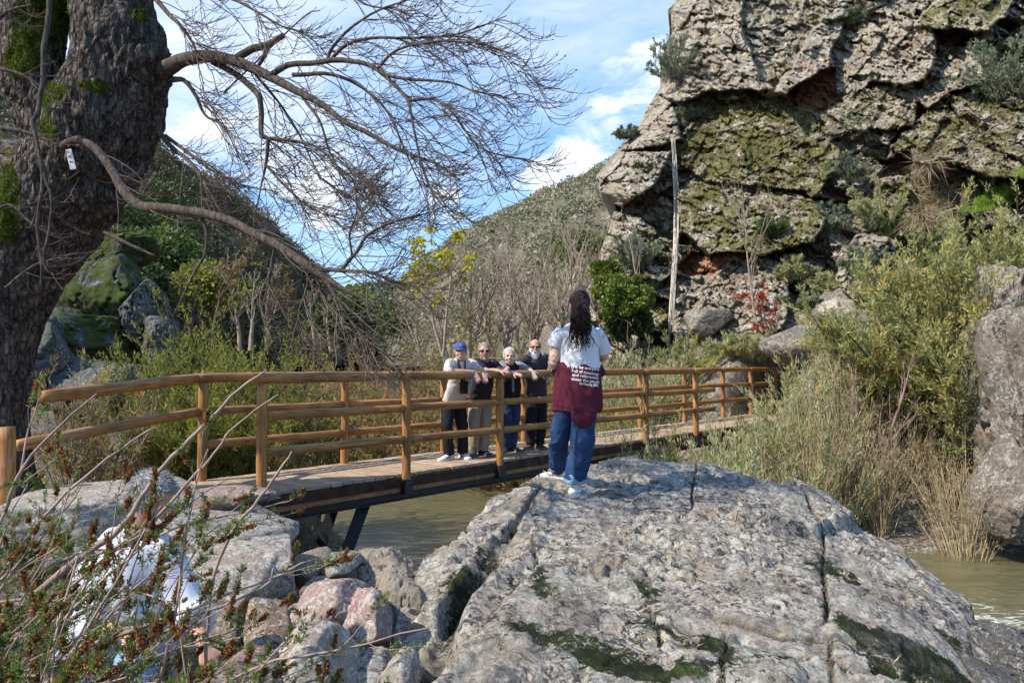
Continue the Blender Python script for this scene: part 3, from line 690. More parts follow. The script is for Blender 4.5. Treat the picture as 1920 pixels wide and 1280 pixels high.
rock(408, 945, 5.5, 78, 34, .16, 203, M_brown, 'small rough brown stone lying on the smooth grey shelf', name='stone', cat='rock')
rock(385, 1012, 5.1, 300, 122, .6, 204, M_grey, 'smooth rounded grey shelf below the flagstones', sharp=9, rough=.025, n=6)
rock(478, 985, 5.6, 90, 56, .4, 216, M_grey, 'dark grey stone under the start of the steel beam', sharp=12)
rock(440, 1100, 4.1, 240, 170, .45, 205, M_pale, 'big split block with flat pale top and brown shaded face', boxy=.72, planes=6, sharp=34, rough=.035, n=6, tilt=(.12, .14, -.25))
rock(512, 1068, 4.35, 100, 130, .35, 217, M_grey, 'lichened grey block leaning on the big split block', boxy=.75, planes=6, sharp=30, n=6, tilt=(.1, -.1, .3))
rock(584, 1068, 4.7, 70, 80, .2, 206, M_sand, 'small rounded sandy boulder beside the feet of the steel struts', sharp=8, rough=.07)
rock(625, 1130, 3.9, 155, 96, .32, 207, M_pink, 'rounded pinkish rock with a grey flat top', sharp=13, rough=.035, n=6, tilt=(.1, .08, 0))
rock(682, 1165, 3.75, 92, 110, .28, 218, M_pink, 'cracked reddish stone wedged against the pinkish rock', planes=9, sharp=30, tilt=(0, .2, .3))
rock(590, 1190, 3.7, 120, 90, .3, 219, M_pink, 'low reddish stone under the pinkish rock', boxy=.8, planes=6, sharp=26, tilt=(.05, .1, .1))
rock(715, 1092, 4.7, 150, 96, .4, 208, M_sand, 'lumpy sandy boulder at the river edge behind the cracked stones', sharp=7, rough=.13, n=6)
rock(745, 1180, 4.3, 120, 190, .4, 209, M_sand, 'tall sandy rock against the flank of the huge boulder', sharp=9, rough=.08, n=6)
rock(575, 1262, 3.1, 185, 120, .3, 210, M_pale, 'pale warm boulder at the bottom of the gully', planes=10, sharp=18, rough=.05, n=6, tilt=(.1, 0, .2))
rock(700, 1262, 3.4, 110, 80, .25, 211, M_grey, 'shaded small grey rock on the gully floor', planes=10)
rock(560, 1160, 3.95, 70, 60, .2, 222, M_brown, 'small brown stone between the split block and the pinkish rock', planes=8, sharp=28)
rock(640, 1060, 4.6, 60, 46, .2, 223, M_grey, 'small grey stone at the foot of the nearer steel strut', planes=8, sharp=24)
rock(600, 1110, 4.3, 70, 50, .2, 224, M_brown, 'flat brown stone above the pinkish rock', boxy=.75, planes=6, sharp=28)
rock(500, 1180, 3.7, 90, 70, .25, 225, M_brown, 'dark angular stone at the foot of the big split block', boxy=.8, planes=7, sharp=30, tilt=(.2, .2, .4))
rock(752, 1275, 3.2, 70, 80, .2, 212, M_pale, 'narrow pale grey stone squeezed beside the huge boulder', planes=8)
rock(655, 1215, 3.7, 80, 60, .25, 220, M_brown, 'brown stone in the dark hollow of the gully', planes=8)
rock(420, 1330, 2.7, 220, 130, .4, 221, M_brown, 'dark brown rock under the heather branches', planes=9)
rock(1905, 1262, 4.1, 95, 130, .4, 213, M_wet, 'dark streaked wet rock standing in the white water', strata=.08, sharp=14, n=6)
rock(1858, 1290, 3.8, 110, 100, .35, 214, M_wet, 'low dark wet rock at the right foot of the huge boulder', strata=.06, sharp=14, n=6, tilt=(0, .5, 0))
# right bank
for i, (px, py, Y, w, h, m, lb) in enumerate([(1730, 905, 13.6, 105, 70, M_pale, 'pale grey boulder on the far bank behind the bare reddish tree'), (1690, 945, 13.1, 90, 44, M_grey, 'low grey rock on the far bank at the water line'), (1600, 935, 13.0, 120, 60, M_brown, 'brown shaded rock among the dry stems of the far bank'),
                                             (1775, 945, 12.9, 80, 40, M_pale, 'small pale rock at the far water edge'), (1575, 580, 19, 60, 40, M_pale, 'whitish rock poking out above the silver bushes'), (1600, 730, 16.5, 120, 80, M_wall, 'grey rock half hidden by the silver bushes'), (1320, 600, 21, 90, 50, M_wall, 'grey rounded rock left of the red leaved shrub'),
                                             (1500, 645, 18, 130, 60, M_wall, 'long pale rock below the whitish rock'), (1650, 830, 14.5, 110, 90, M_pale, 'pale rock between the far bank bushes')]):
    rock(px, py, Y, w, h, .5, 230 + i, m, lb, planes=10)
# wall of rock at the right edge
rock(1950, 770, 10.6, 250, 600, 1.4, 251, M_wall, 'steep dappled rock wall rising from the water at the right edge', name='rock_wall', n=7, planes=16, rough=.10, sharp=20, moss=.2, cat='rock wall')
rock(1900, 930, 10.2, 120, 190, .6, 252, M_wall, 'pale rounded buttress at the foot of the right rock wall', n=6, planes=10, rough=.09, sharp=10)
rock(1868, 640, 11.4, 70, 300, .8, 253, M_wall, 'narrow pale pillar leaning on the right rock wall', n=6, planes=10, rough=.12, sharp=12, tilt=(0, .12, 0))
# mossy outcrop on the left
for i, (px, py, Y, w, h, d, ms, tl, lb) in enumerate([(215, 560, 15.5, 170, 190, 1.6, .55, .35, 'mossy grey crag with a slanting slab beside the leaning tree'), (268, 590, 15, 70, 120, 1.0, .3, .1, 'upright fluted grey rock pillar on the right of the mossy crag'), (160, 650, 14.2, 230, 120, 1.4, .55, .1, 'low mossy ledge in front of the crag'),
                                                  (230, 480, 16.5, 130, 60, 1.0, .6, .3, 'moss topped cap rock of the crag'), (190, 730, 12.5, 190, 130, 1.2, .15, 0, 'dark broken rocks behind the left handrail'), (300, 640, 14.5, 60, 90, .8, .2, 0, 'small grey shoulder of the crag behind the green willow'), (60, 690, 12.5, 200, 160, 1.2, .2, .2, 'shaded grey rock behind the foot of the tree')]):
    rock(px, py, Y, w, h, d, 260 + i, M_out, lb, name='crag', cat='rock', n=6, planes=9, sharp=34, rough=.08, moss=ms, tilt=(0, -tl, .3))

# ================================================================== footbridge
def M_log():
    g = G('oiled_log', .55, .35)
    tc = g.N.new('ShaderNodeTexCoord'); 
    v = g.attr('grain'); cx = g.N.new('ShaderNodeCombineXYZ'); g.lk(cx.inputs[0], g.math('MULTIPLY', v, 1.)); g.lk(cx.inputs[1], g.attr('ring')); g.lk(cx.inputs[2], g.attr('rid'))
    n = g.noise(3, 7, .65, vec=g.stretch(.9, 1.3, 5, vec=cx.outputs[0]), dist=1.1)
    c = g.ramp(n, [(.28, (.08, .031, .010)), (.42, (.25, .105, .028)), (.56, (.40, .185, .052)), (.75, (.52, .29, .10))])
    kn = g.voro(1.5, vec=g.stretch(1., 1.6, 5, vec=cx.outputs[0])); c = g.mix(g.ramp(kn, [(.05, .9), (.15, 0.)]), c, (.10, .035, .012))
    c = g.mix(1., c, g.ramp(g.noise(1.2, 3, .6), [(.3, .72), (.7, 1.18)]), 'MULTIPLY')
    sp = g.noise(4, 4, .6, vec=g.stretch(.35, 5., 5, vec=cx.outputs[0]), dist=.3); c = g.mix(g.ramp(sp, [(.34, .85), (.38, 0.)]), c, (.05, .022, .010))
    c = g.mix(g.math('MULTIPLY', thresh(g, g.noise(2.2, 5, .7), .58, .7), .45), c, (.30, .24, .18))
    return g.done(c, g.bump(g.math('ADD', n, g.math('MULTIPLY', sp, .6)), .6, .008))
M_LOG = M_log()
def log_mesh(p0, p1, r, seed, k=14, n=None, sag=0., ovals=1.):
    rs = np.random.default_rng(seed); p0 = np.array(p0, float); p1 = np.array(p1, float); L = np.linalg.norm(p1 - p0); n = n or max(4, int(L / .09))
    t = np.linspace(0, 1, n); c = p0 + (p1 - p0) * t[:, None]; q = np.stack([t * L * 1.7, 0 * t + seed, 0 * t], -1)
    c = c + .008 * np.stack([fbm(q, 3, seed), fbm(q, 3, seed + 1), fbm(q, 3, seed + 2)], -1) - np.array([0, 0, sag]) * (4 * t * (1 - t))[:, None]
    bev = np.concatenate([[p0], c[:1] + .003 * norm(c[1] - c[0]), c[1:-1], c[-1:] - .003 * norm(c[-1] - c[-2]), [p1]]) if False else c
    rad = r * (1 + .05 * fbm(np.stack([t * L * 3, 0 * t, 0 * t + seed], -1), 3, seed)); rad[0] *= .93; rad[-1] *= .93
    V, Fq, caps = loft(c, rad, k); V = V + (V - np.repeat(c, k, 0)) * (.05 * fbm(V * 9 + seed, 3, seed))[:, None]
    th = np.tile(np.arange(k) / k, n); gr = np.repeat(t * L, k)
    return V, [Fq] + caps, {'grain': gr, 'ring': np.abs(th * 2 - 1) * 1.2, 'rid': np.full(len(V), seed * 7.3 % 50)}
DZ = CAMZ - 1.15
def deck_z(s): return DZ + .011 * np.asarray(s)
def B(s, w, h):
    """point on the bridge: s along, w across (0 = near rail), h above the deck"""
    q = BO + BD * s + BN * w; return np.array([q[0], q[1], float(deck_z(s)) + h])
def build_bridge():
    root = empty('footbridge', B(4, .6, 0), 'wooden footbridge with brown log handrails on black steel beams across the river', 'footbridge')
    g = G('deck_boards', .85, .2); cx = g.island
    n = g.noise(5, 7, .7, vec=g.stretch(1, 1, 1)); sv = g.noise(30, 5, .7, vec=g.stretch(.25, 1, 1, rot=(0, 0, R(42))))
    c = g.mix(1., g.ramp(g.island, [(0., (.30, .21, .135)), (.4, (.36, .26, .17)), (.7, (.42, .31, .21)), (1., (.28, .18, .11))]), g.ramp(sv, [(.3, .55), (.6, 1.15)]), 'MULTIPLY')
    c = g.mix(g.math('MULTIPLY', thresh(g, n, .56, .68), .6), c, (.15, .09, .055)); M_deck = g.done(c, g.bump(sv, .5, .006))
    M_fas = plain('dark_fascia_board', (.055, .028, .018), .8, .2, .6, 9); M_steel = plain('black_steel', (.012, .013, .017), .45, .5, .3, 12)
    s0, s1 = -.75, 15.4; mb = MB(); s = s0; rs = np.random.default_rng(3); i = 0
    while s < s1:
        w = .142; zz = rs.uniform(-.003, .003); a = B(s + w / 2, .56, -.02 + zz)
        e0 = rs.uniform(-.012, .012); mb.box(a + np.append(BN * e0, 0), np.append(BD, .011) * (w / 2 - .004), np.append(BN, 0) * .66, (0, 0, .02), .005); s += w; i += 1
    mb.build('deck', M_deck, root, smooth=False)
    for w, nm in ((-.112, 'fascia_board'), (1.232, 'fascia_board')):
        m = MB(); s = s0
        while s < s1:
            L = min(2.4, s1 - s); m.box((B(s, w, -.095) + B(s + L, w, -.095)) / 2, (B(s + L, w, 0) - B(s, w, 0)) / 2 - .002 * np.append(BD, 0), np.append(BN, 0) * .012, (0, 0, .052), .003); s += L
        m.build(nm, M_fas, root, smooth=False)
    M_und = plain('underside_timber', (.26, .145, .075), .8, .2, .4, 8)
    m = MB(); m.box((B(s0, -.075, -.178) + B(s1, -.075, -.178)) / 2, (B(s1, 0, 0) - B(s0, 0, 0)) / 2, np.append(BN, 0) * .03, (0, 0, .028), .004); m.build('side_joist', M_und, root, smooth=False)
    for w in (-.02, 1.12):
        m = MB(); a, b = B(-.3, w, -.255), B(s1, w, -.255)
        m.box((a + b) / 2, (b - a) / 2, np.append(BN, 0) * .008, (0, 0, .044)); m.box((a + b) / 2 + (0, 0, .047), (b - a) / 2, np.append(BN, 0) * .05, (0, 0, .006)); m.box((a + b) / 2 - (0, 0, .047), (b - a) / 2, np.append(BN, 0) * .05, (0, 0, .006)); m.build('steel_beam', M_steel, root, smooth=False)
    for q in np.arange(0, 13, 1.715): m = MB(); m.box(B(q, .55, -.25), np.append(BD, 0) * .03, np.append(BN, 0) * .52, (0, 0, .035)); m.build('cross_beam', M_steel, root, smooth=False)
    # slanting struts
    for (px, py, Y), (qx, qy, Y2) in (((694, 915, 8.35), (640, 1062, 8.15)), ((634, 925, 9.15), (596, 1040, 9.0))):
        a, b = P(px, py, Y), P(qx, qy, Y2); b = a + (b - a) * 1.3; t = norm(b - a); sd_ = norm(np.cross(t, (0, 1, 0))); ud = np.cross(sd_, t)
        m = MB(); m.box((a + b) / 2, (b - a) / 2, sd_ * .068, ud * .008); m.box((a + b) / 2 + ud * .05, (b - a) / 2, sd_ * .006, ud * .05)
        m.box(a, sd_ * .1, ud * .1, t * .012); m.build('strut', M_steel, root, smooth=False)
    sid = [300]
    def log(name, a, b, r, **kw):
        sid[0] += 1; V, Fc, at = log_mesh(a, b, r, sid[0], **kw); return mk(name, V, Fc, M_LOG, root, attrs=at)
    near = [0, 1.78, 3.34, 5.12, 6.86, 8.56]; far = [.03, 1.86, 3.55, 5.3, 7.0, 8.75, 10.5, 12.3, 13.8, 15.3]
    for k, q in enumerate(near):
        p = log('post', B(q, -.135, -.22), B(q, -.135, 1.05), .05, ovals=1)
        m = MB(); m.box(B(q, -.135, -.145), np.append(BD, 0) * .058, np.append(BN, 0) * .058, (0, 0, .085), .006); m.build('bracket', M_steel, p, smooth=False)
    for k, q in enumerate(far): log('post', B(q, 1.16, -.1 if k else -.25), B(q, 1.16, 1.05), .05)
    def rails(nodes, w, hts, r, over=.09):
        for h, rad in zip(hts, r):
            for a, b in zip(nodes[:-1], nodes[1:]):
                jog = rs.uniform(-.006, .006)
                if h > 1: log('handrail', B(a - over, w + .0, h + jog), B(b - over, w + .0, h + jog + .004), rad)
                else: log('rail', B(a + .035, w, h + jog), B(b - .035, w, h + jog), rad)
    rails(near + [9.3], -.135, (1.1, .74, .385), (.053, .046, .046)); rails(far, 1.16, (1.1, .74, .385), (.052, .045, .045))
    # ramp section of the far handrail beside the tree
    a1 = B(-.05, 1.16, 1.1); e1 = P(80, 744, 6.0); log('handrail', a1, e1, .056)
    a2 = B(-.02, 1.16, .74); e2 = P(30, 836, 5.95); log('rail', a2, e2, .05)
    b0 = P(12, 800, 5.6); b1 = P(12, 990, 5.6); log('post', b1, b0, .06)
build_bridge()
# ================================================================== plants
def gbase(px, Y, sink=.05):
    x = (px - 960) / F * Y; return np.array((x, Y, float(ground_z(np.array([x]), np.array([Y]))[0]) - sink))
def ztop(py, Y): return CAMZ + (700 - py) / F * Y
M_twig = plain('grey_brown_twig', (.30, .235, .175), .9, .1, .4, 6)
M_twig_pale = plain('pale_grey_twig', (.31, .25, .195), .9, .1, .35, 6)
M_twig_red = plain('reddish_twig', (.28, .18, .15), .85, .1, .35, 6)
M_twig_dark = plain('dark_twig', (.10, .075, .055), .9, .1, .4, 6)
M_straw = plain('straw_stem', (.42, .32, .17), .85, .15, .35, 5)
L_silver = leaf_mat('silver_willow_leaf', [(0., (.23, .24, .10)), (.35, (.34, .34, .16)), (.7, (.45, .44, .26)), (.9, (.52, .45, .22)), (1., (.50, .35, .10))], .3)
L_olive = leaf_mat('yellow_green_willow_leaf', [(0., (.10, .12, .025)), (.4, (.19, .21, .045)), (.75, (.31, .30, .07)), (1., (.42, .32, .06))], .4)
L_mixed = leaf_mat('willow_leaf_turning', [(0., (.19, .21, .08)), (.45, (.31, .32, .13)), (.72, (.40, .38, .16)), (.85, (.55, .38, .08)), (1., (.68, .40, .06))], .35)
L_gold = leaf_mat('golden_dry_leaf', [(0., (.16, .13, .055)), (.4, (.27, .20, .08)), (.75, (.38, .26, .09)), (1., (.48, .30, .10))], .35)
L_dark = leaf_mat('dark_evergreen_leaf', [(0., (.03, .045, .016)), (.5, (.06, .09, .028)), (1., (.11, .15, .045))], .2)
L_green = leaf_mat('holm_oak_leaf', [(0., (.05, .075, .02)), (.5, (.10, .14, .04)), (1., (.18, .23, .065))], .25)
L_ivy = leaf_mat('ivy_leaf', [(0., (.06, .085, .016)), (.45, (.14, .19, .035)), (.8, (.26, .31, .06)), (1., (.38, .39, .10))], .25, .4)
L_greygreen = leaf_mat('grey_green_leaf', [(0., (.10, .125, .075)), (.5, (.19, .22, .14)), (1., (.30, .33, .22))], .2)
L_red = leaf_mat('red_leaf', [(0., (.26, .03, .02)), (.6, (.42, .06, .03)), (1., (.50, .14, .05))], .4)
L_yellow = leaf_mat('yellow_leaf', [(0., (.38, .34, .03)), (.6, (.55, .48, .05)), (1., (.65, .58, .10))], .4)
L_orange = leaf_mat('orange_willow_leaf', [(0., (.16, .15, .07)), (.5, (.25, .21, .10)), (.8, (.42, .22, .08)), (1., (.50, .24, .07))], .35)
L_scrub = leaf_mat('hillside_scrub_leaf', [(0., (.13, .15, .085)), (.35, (.20, .215, .125)), (.6, (.29, .265, .17)), (1., (.40, .34, .25))], .15, nsc=.22, nmix=.75)  # leaf tones lifted and greyed, the hill's haze is in the colour
L_scrub2 = leaf_mat('dark_scrub_leaf', [(0., (.05, .065, .028)), (.35, (.085, .105, .04)), (.55, (.15, .13, .075)), (.8, (.22, .165, .10)), (1., (.30, .17, .07))], .15, nsc=.16, nmix=.8)  # darker, browner leaf tones for the left hill scrub
L_scrub3 = leaf_mat('far_scrub_leaf', [(0., (.05, .08, .035)), (.5, (.09, .13, .06)), (1., (.19, .20, .12))], .1, nsc=.1, nmix=.8)
L_grass = leaf_mat('bright_grass_blade', [(0., (.14, .24, .02)), (.6, (.24, .38, .04)), (1., (.34, .42, .10))], .4)
L_dry = leaf_mat('dry_grass_blade', [(0., (.22, .17, .10)), (.6, (.34, .27, .17)), (1., (.44, .36, .24))], .2)

def shrub(base, H, W, seed, leaf, stem, label, name='willow_shrub', cat='shrub', group=None, ns=36, tw=9, pl=14, LL=.08, LW=.014, r0=.011, up=.5, t0=.2, twl=.32, bend=.15, lt0=.15, ang=.75, tang=.7, lean=(0, 0), stemleaf=30, k=4, n=8, low=0., flat=.3):
    rs = np.random.default_rng(seed); root = empty(name, base, label, cat, group)
    az = rs.uniform(0, 2 * pi, ns); q = np.sqrt(rs.uniform(0, 1, ns)); 
    b = base + np.stack([np.cos(az) * q * W * .22, np.sin(az) * q * W * .22, 0 * q], -1)
    sp = W / H * .5
    d = np.stack([np.cos(az) * q * sp * 1.2 + lean[0], np.sin(az) * q * sp * 1.2 + lean[1], np.ones(ns)], -1); Ls = H * rs.uniform(.72, 1.08, ns) * (1 - flat * q)
    bd = np.stack([np.cos(az) * q * bend * 2, np.sin(az) * q * bend * 2, -bend * q], -1)
    st = curves(b, d, Ls * 1.03, n, bd, .07, rs); r = np.full(ns, r0) * rs.uniform(.6, 1.2, ns)
    t1, r1 = children(st, r, tw, t0, 1., tang, twl, 6, (0, 0, .5), .12, .5, rs)
    V1, F1 = tube_batch(st, r, k); V2, F2 = tube_batch(t1, np.maximum(r1, .0022 * max(1, base[1] / 9)), 3)
    m = MB(); m.add(V1, F1); m.add(V2, F2); m.build('stems', stem, root)
    if pl:
        m = MB(); V, Fq = leaves_on(t1, pl, lt0, 1., LL, LW, ang, .15, rs, jit=.02); m.add(V, Fq)
        if stemleaf: V, Fq = leaves_on(st, stemleaf, .35, 1., LL, LW, ang, .2, rs, jit=.02); m.add(V, Fq)
        if low: V, Fq = leaves_on(st, int(low), .03, .4, LL, LW, ang, .2, rs, jit=.05); m.add(V, Fq)
        m.build('foliage', leaf, root, smooth=False)
    return root
def bare_tree(base, H, seed, mat, label, name='bare_tree', r0=.07, lean=(0, 0), trunks=1, per=(7, 6, 5), Ls=(.5, .42, .35), spread=.7, leafmat=None, leafn=3, LL=.05, LW=.02, t0=.25, minr=.004, group=None, cat='tree', lt=.5, upb=.45, wob=.10):
    rs = np.random.default_rng(seed); root = empty(name, base, label, cat, group)
    az = rs.uniform(0, 2 * pi, trunks); d = np.stack([np.cos(az) * .25 * (trunks > 1) + lean[0], np.sin(az) * .25 * (trunks > 1) + lean[1], np.ones(trunks)], -1)
    c0 = curves(np.repeat(np.array(base)[None], trunks, 0) + .05 * d, d, H * rs.uniform(.85, 1., trunks), 12, (0, 0, .3), wob * .6, rs); r = np.full(trunks, r0)
    V, Fq = tube_batch(c0, r, 7, .12); mk('trunk', V, Fq, mat, root)
    m = MB(); cur, cr = c0, r; last = None
    for lv, (p, L) in enumerate(zip(per, Ls)):
        cur, cr = children(cur, cr, p if lv else p * 2, t0 if lv == 0 else .2, 1., spread, L, 7, (0, 0, upb), wob, .55, rs); cr = np.maximum(cr, minr)
        V, Fq = tube_batch(cur, cr, 4 if lv == 0 else 3, .3); m.add(V, Fq); last = cur
    m.build('branches', mat, root)
    if leafmat is not None:
        V, Fq = leaves_on(last, leafn, lt, 1., LL, LW, .9, -.2, rs, jit=.02); mk('foliage', V, Fq, leafmat, root, smooth=False)
    return root
def clump_cloud(cen, rad, per, LL, LW, rs, squash=.8):
    """leaf clumps: shell-biased points in each ball"""
    M = len(cen) * per; d = norm(rs.normal(0, 1, (M, 3))); q = rs.uniform(.35, 1., M) ** .5
    c = np.repeat(cen, per, 0); r = np.repeat(rad, per)
    p = c + d * (q * r)[:, None] * np.array([1, 1, squash]); sz = rs.uniform(.6, 1.3, M)
    return leaf_batch(p, norm(d + rs.normal(0, .7, (M, 3))), LL * sz, LW * sz, rs, .1)
def crown_tree(base, H, W, seed, leaf, stem, label, name='evergreen_tree', cat='tree', nc=60, per=110, LL=.14, LW=.09, crown0=.3, group=None, r0=.12, cr=.2):
    rs = np.random.default_rng(seed); root = empty(name, base, label, cat, group); base = np.array(base)
    tr = curves(base[None], np.array([[rs.normal(0, .1), rs.normal(0, .1), 1.]]), H * .8, 10, (0, 0, .2), .08, rs); V, Fq = tube_batch(tr, np.array([r0]), 8, .2); mk('trunk', V, Fq, stem, root)
    b, br = children(tr, np.array([r0]), 18, crown0, 1., .9, .55, 7, (0, 0, .4), .12, .6, rs); V, Fq = tube_batch(b, br, 5, .2); mk('branches', stem, None) if False else mk('branches', V, Fq, stem, root)
    d = norm(rs.normal(0, 1, (nc, 3))); d[:, 2] = np.abs(d[:, 2]) * 1.0 - .35; q = rs.uniform(.45, 1, nc) ** .6
    c = base + np.array([0, 0, H * (crown0 + (1 - crown0) * .42)]) + d * q[:, None] * np.array([W / 2, W / 2, H * (1 - crown0) * .62]) * .86
    V, Fq = clump_cloud(c, rs.uniform(.6, 1.3, nc) * W * cr, per, LL, LW, rs); mk('crown', V, Fq, leaf, root, smooth=False); return root

# ---- scrub that covers the hills
def scatter_scrub(name, Pt, nv, N, per, r, LL, mat, seed, vmin=.03, mk_kind='stuff'):
    rs = np.random.default_rng(seed); nu = Pt.shape[0]
    w = rs.uniform(0, 1, N) ** .85; iu = rs.uniform(0, nu - 1.001, N); iv = (vmin + (1 - vmin) * w) * (nv - 1.001)
    a = Pt[iu.astype(int), iv.astype(int)]; b = Pt[np.minimum(iu.astype(int) + 1, nu - 1), np.minimum(iv.astype(int) + 1, nv - 1)]
    c = a + (b - a) * rs.uniform(0, 1, (N, 1)); keep = fbm(c * .11, 3, seed) > -.12 + .25 * rs.uniform(-1, 1, N); c = c[keep]
    rr = rs.uniform(.45, 1.15, len(c)) * r * (1 + .5 * fbm(c * .2, 2, seed + 1)); c[:, 2] += rr * .25
    V, Fq = clump_cloud(c, rr, per, LL, LL * .8, rs, .85); tag(mk(name, V, Fq, mat, smooth=False), kind='stuff')
scatter_scrub('hillside_scrub', H_R, 190, 15000, 16, 1.15, .5, L_scrub, 500)
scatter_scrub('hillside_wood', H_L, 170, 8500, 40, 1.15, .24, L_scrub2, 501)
scatter_scrub('distant_wood', H_F, 70, 4000, 14, 2.6, 1.5, L_scrub3, 502)

# ---- left hillside trees
for i, (px, Y, top, wd, m, lb) in enumerate([(215, 30, 395, 110, L_green, 'round evergreen tree above the crag nearest the leaning trunk'), (300, 31, 405, 150, L_green, 'broad dark evergreen tree above the crag'), (225, 36, 330, 150, L_dark, 'dark evergreen tree high on the left hillside beside the leaning trunk'), (300, 40, 300, 170, L_dark, 'blackish green tree at the top of the left hillside'),
                                            (355, 34, 430, 120, L_dark, 'dark bushy tree right of the broad evergreen'), (385, 30, 470, 130, L_olive, 'yellowish green tree halfway down the left hillside'), (450, 38, 500, 110, L_dark, 'dark tree on the lower left hillside behind the big branch'), (260, 26, 470, 120, L_dark, 'low dark evergreen just behind the crag')]):
    x = (px - 960) / F * Y; zb = ztop(590 if top > 420 else 520, Y); crown_tree((x, Y, zb - 1.), ztop(top, Y) - zb + 1., wd / F * Y, 520 + i, m, M_twig_dark, lb, LL=.17, LW=.13, nc=46, per=120, crown0=.2)
for i, (px, Y, top) in enumerate([(400, 28, 455), (450, 29, 470), (500, 30, 500), (545, 32, 515), (590, 34, 540), (470, 25, 520), (350, 26, 500), (620, 36, 555)]):
    b = P(px, 660, Y); bare_tree(b, ztop(top, Y) - b[2], 540 + i, M_twig if i % 3 else M_twig_dark, ['leafless brown tree under the low branch, tallest of the left slope', 'leafless grey tree on the left slope right of the yellowish green tree', 'leafless tree on the left slope behind the tips of the green willow', 'leafless tree on the left slope with rusty leaves near the fork of the low branch', 'leafless thin tree where the left slope meets the valley', 'short leafless tree behind the green willow', 'leafless dark tree below the broad evergreen', 'small leafless tree at the bottom of the V of the valley'][i],
                                 per=(6, 5, 5), minr=.012, r0=.09, leafmat=L_orange if i in (3, 0) else None, leafn=4, LL=.1, LW=.07)
crown_tree(P(665, 650, 60), 5.5, 4.2, 560, L_ivy, M_twig, 'bright green tree at the bottom of the V of the valley', LL=.3, LW=.22, nc=40, per=70)
crown_tree(P(700, 665, 52), 4.0, 5.2, 561, L_green, M_twig, 'dark green round tree in front of the bright green valley tree', LL=.26, LW=.2, nc=40, per=70)
crown_tree(P(635, 665, 44), 3.6, 4.2, 562, L_dark, M_twig, 'dark low tree left of the bright green valley tree', LL=.24, LW=.2, nc=40, per=70)
crown_tree(P(1085, 520, 62), 4.2, 4.5, 563, L_green, M_twig, 'lone green oak on the right hillside below the nose of the cliff', LL=.22, LW=.17, nc=40, per=90)

# ---- willows and golden shrubs behind the bridge
WG = 'green willow bushes between the bridge and the left bank'
for i, (px, Y, top, wd, lb) in enumerate([(330, 10.6, 590, 150, 'green willow bush left of the first bridge posts'), (410, 11.2, 545, 190, 'tallest yellow green willow bush behind the left end of the bridge'), (505, 11.6, 570, 170, 'yellow green willow bush behind the first near post'), (450, 9.6, 690, 150, 'low green willow bush seen between the handrails'), (350, 9.2, 740, 120, 'low leafy bush beside the left far post')]):
    b = gbase(px, Y, .1); shrub(b, ztop(top, Y) - b[2], wd / F * Y, 600 + i, L_olive, M_twig_dark, lb, group=WG, ns=34, tw=11, pl=22, LL=.07, LW=.02, bend=.2, stemleaf=40, low=25)
WS = 'sparse willows beside the mossy tree'
for i, (px, Y, top, wd, lb) in enumerate([(140, 8.6, 660, 110, 'sparse orange leaved willow just right of the leaning trunk'), (215, 8.8, 680, 130, 'sparse willow with a few orange leaves above the left handrail'), (280, 9.2, 700, 110, 'sparse grey green willow left of the green willow bush')]):
    b = gbase(px, Y, .1); shrub(b, ztop(top, Y) - b[2], wd / F * Y, 610 + i, L_orange, M_twig_pale, lb, group=WS, ns=16, tw=6, pl=9, LL=.10, LW=.02, stemleaf=18, low=20)
GG = 'golden brown bushes on the far side of the river'
for i, (px, Y, top, wd) in enumerate([(590, 24, 640, 150), (650, 21, 655, 190), (720, 22.5, 618, 210), (795, 23, 600, 220), (870, 22, 625, 200), (940, 21, 640, 200), (1010, 20, 640, 190), (760, 18.5, 690, 170), (900, 17.5, 700, 160), (1000, 16.5, 715, 150), (560, 19, 700, 130)]):
    b = gbase(px, Y, .1); shrub(b, max(1., ztop(top, Y) - b[2]), wd / F * Y, 620 + i, L_gold if i % 4 else L_orange, M_twig, ['golden bush at the foot of the left slope under the low branch tips', 'golden brown bush standing left of the tallest golden bush', 'tall golden brown bush in the middle of the valley', 'tallest golden bush, rising left of the man in the cap', 'golden bush behind the two men on the left', 'golden bush behind the white haired man', 'golden bush between the bearded man and the woman', 'low brown bush showing through the rails left of the man in the cap', 'low brown bush behind the legs of the men', 'low brown bush at the water behind the bearded man', 'low brownish bush above the glinting water'][i],
        name='golden_bush', group=GG, ns=46, tw=14, pl=22, LL=.075, LW=.04, bend=.25, stemleaf=40, low=60, r0=.015)

# ---- bare trees in the middle
BG = 'leafless grey trees across the river'
for i, (px, Y, top, ln, tr) in enumerate([(925, 33, 430, .0, 3), (880, 30, 470, -.1, 2), (975, 31, 415, .1, 3), (1030, 29, 400, .0, 2), (1075, 27, 440, .12, 2), (1120, 25, 470, .1, 2), (840, 34, 520, -.1, 2), (1000, 26, 520, .0, 3), (1060, 24, 540, -.05, 3), (950, 25, 560, 0, 2), (790, 33, 560, -.1, 2)]):
    b = P(px, 672, Y); bare_tree(b, ztop(top, Y) - b[2], 640 + i, M_twig if i % 2 else M_twig_pale, ['leafless tree with dark fanned branches in the centre of the grove', 'leafless tree leaning left beside the yellow leaved tree', 'tall leafless tree right of the centre of the grove', 'tallest leafless tree, its thin tips against the right hill', 'leafless tree leaning right towards the cliff', 'thin leafless tree beside the ivy', 'leafless tree at the left edge of the grove', 'low bushy leafless tree behind the bearded man', 'pale leafless thicket tree left of the ivy', 'low leafless tree above the white haired man', 'faint leafless tree behind the drooping twigs'][i],
              group=BG, trunks=tr, lean=(ln, 0), per=(9, 7, 6), minr=.008, r0=.08, spread=.6, upb=.6, t0=.12)
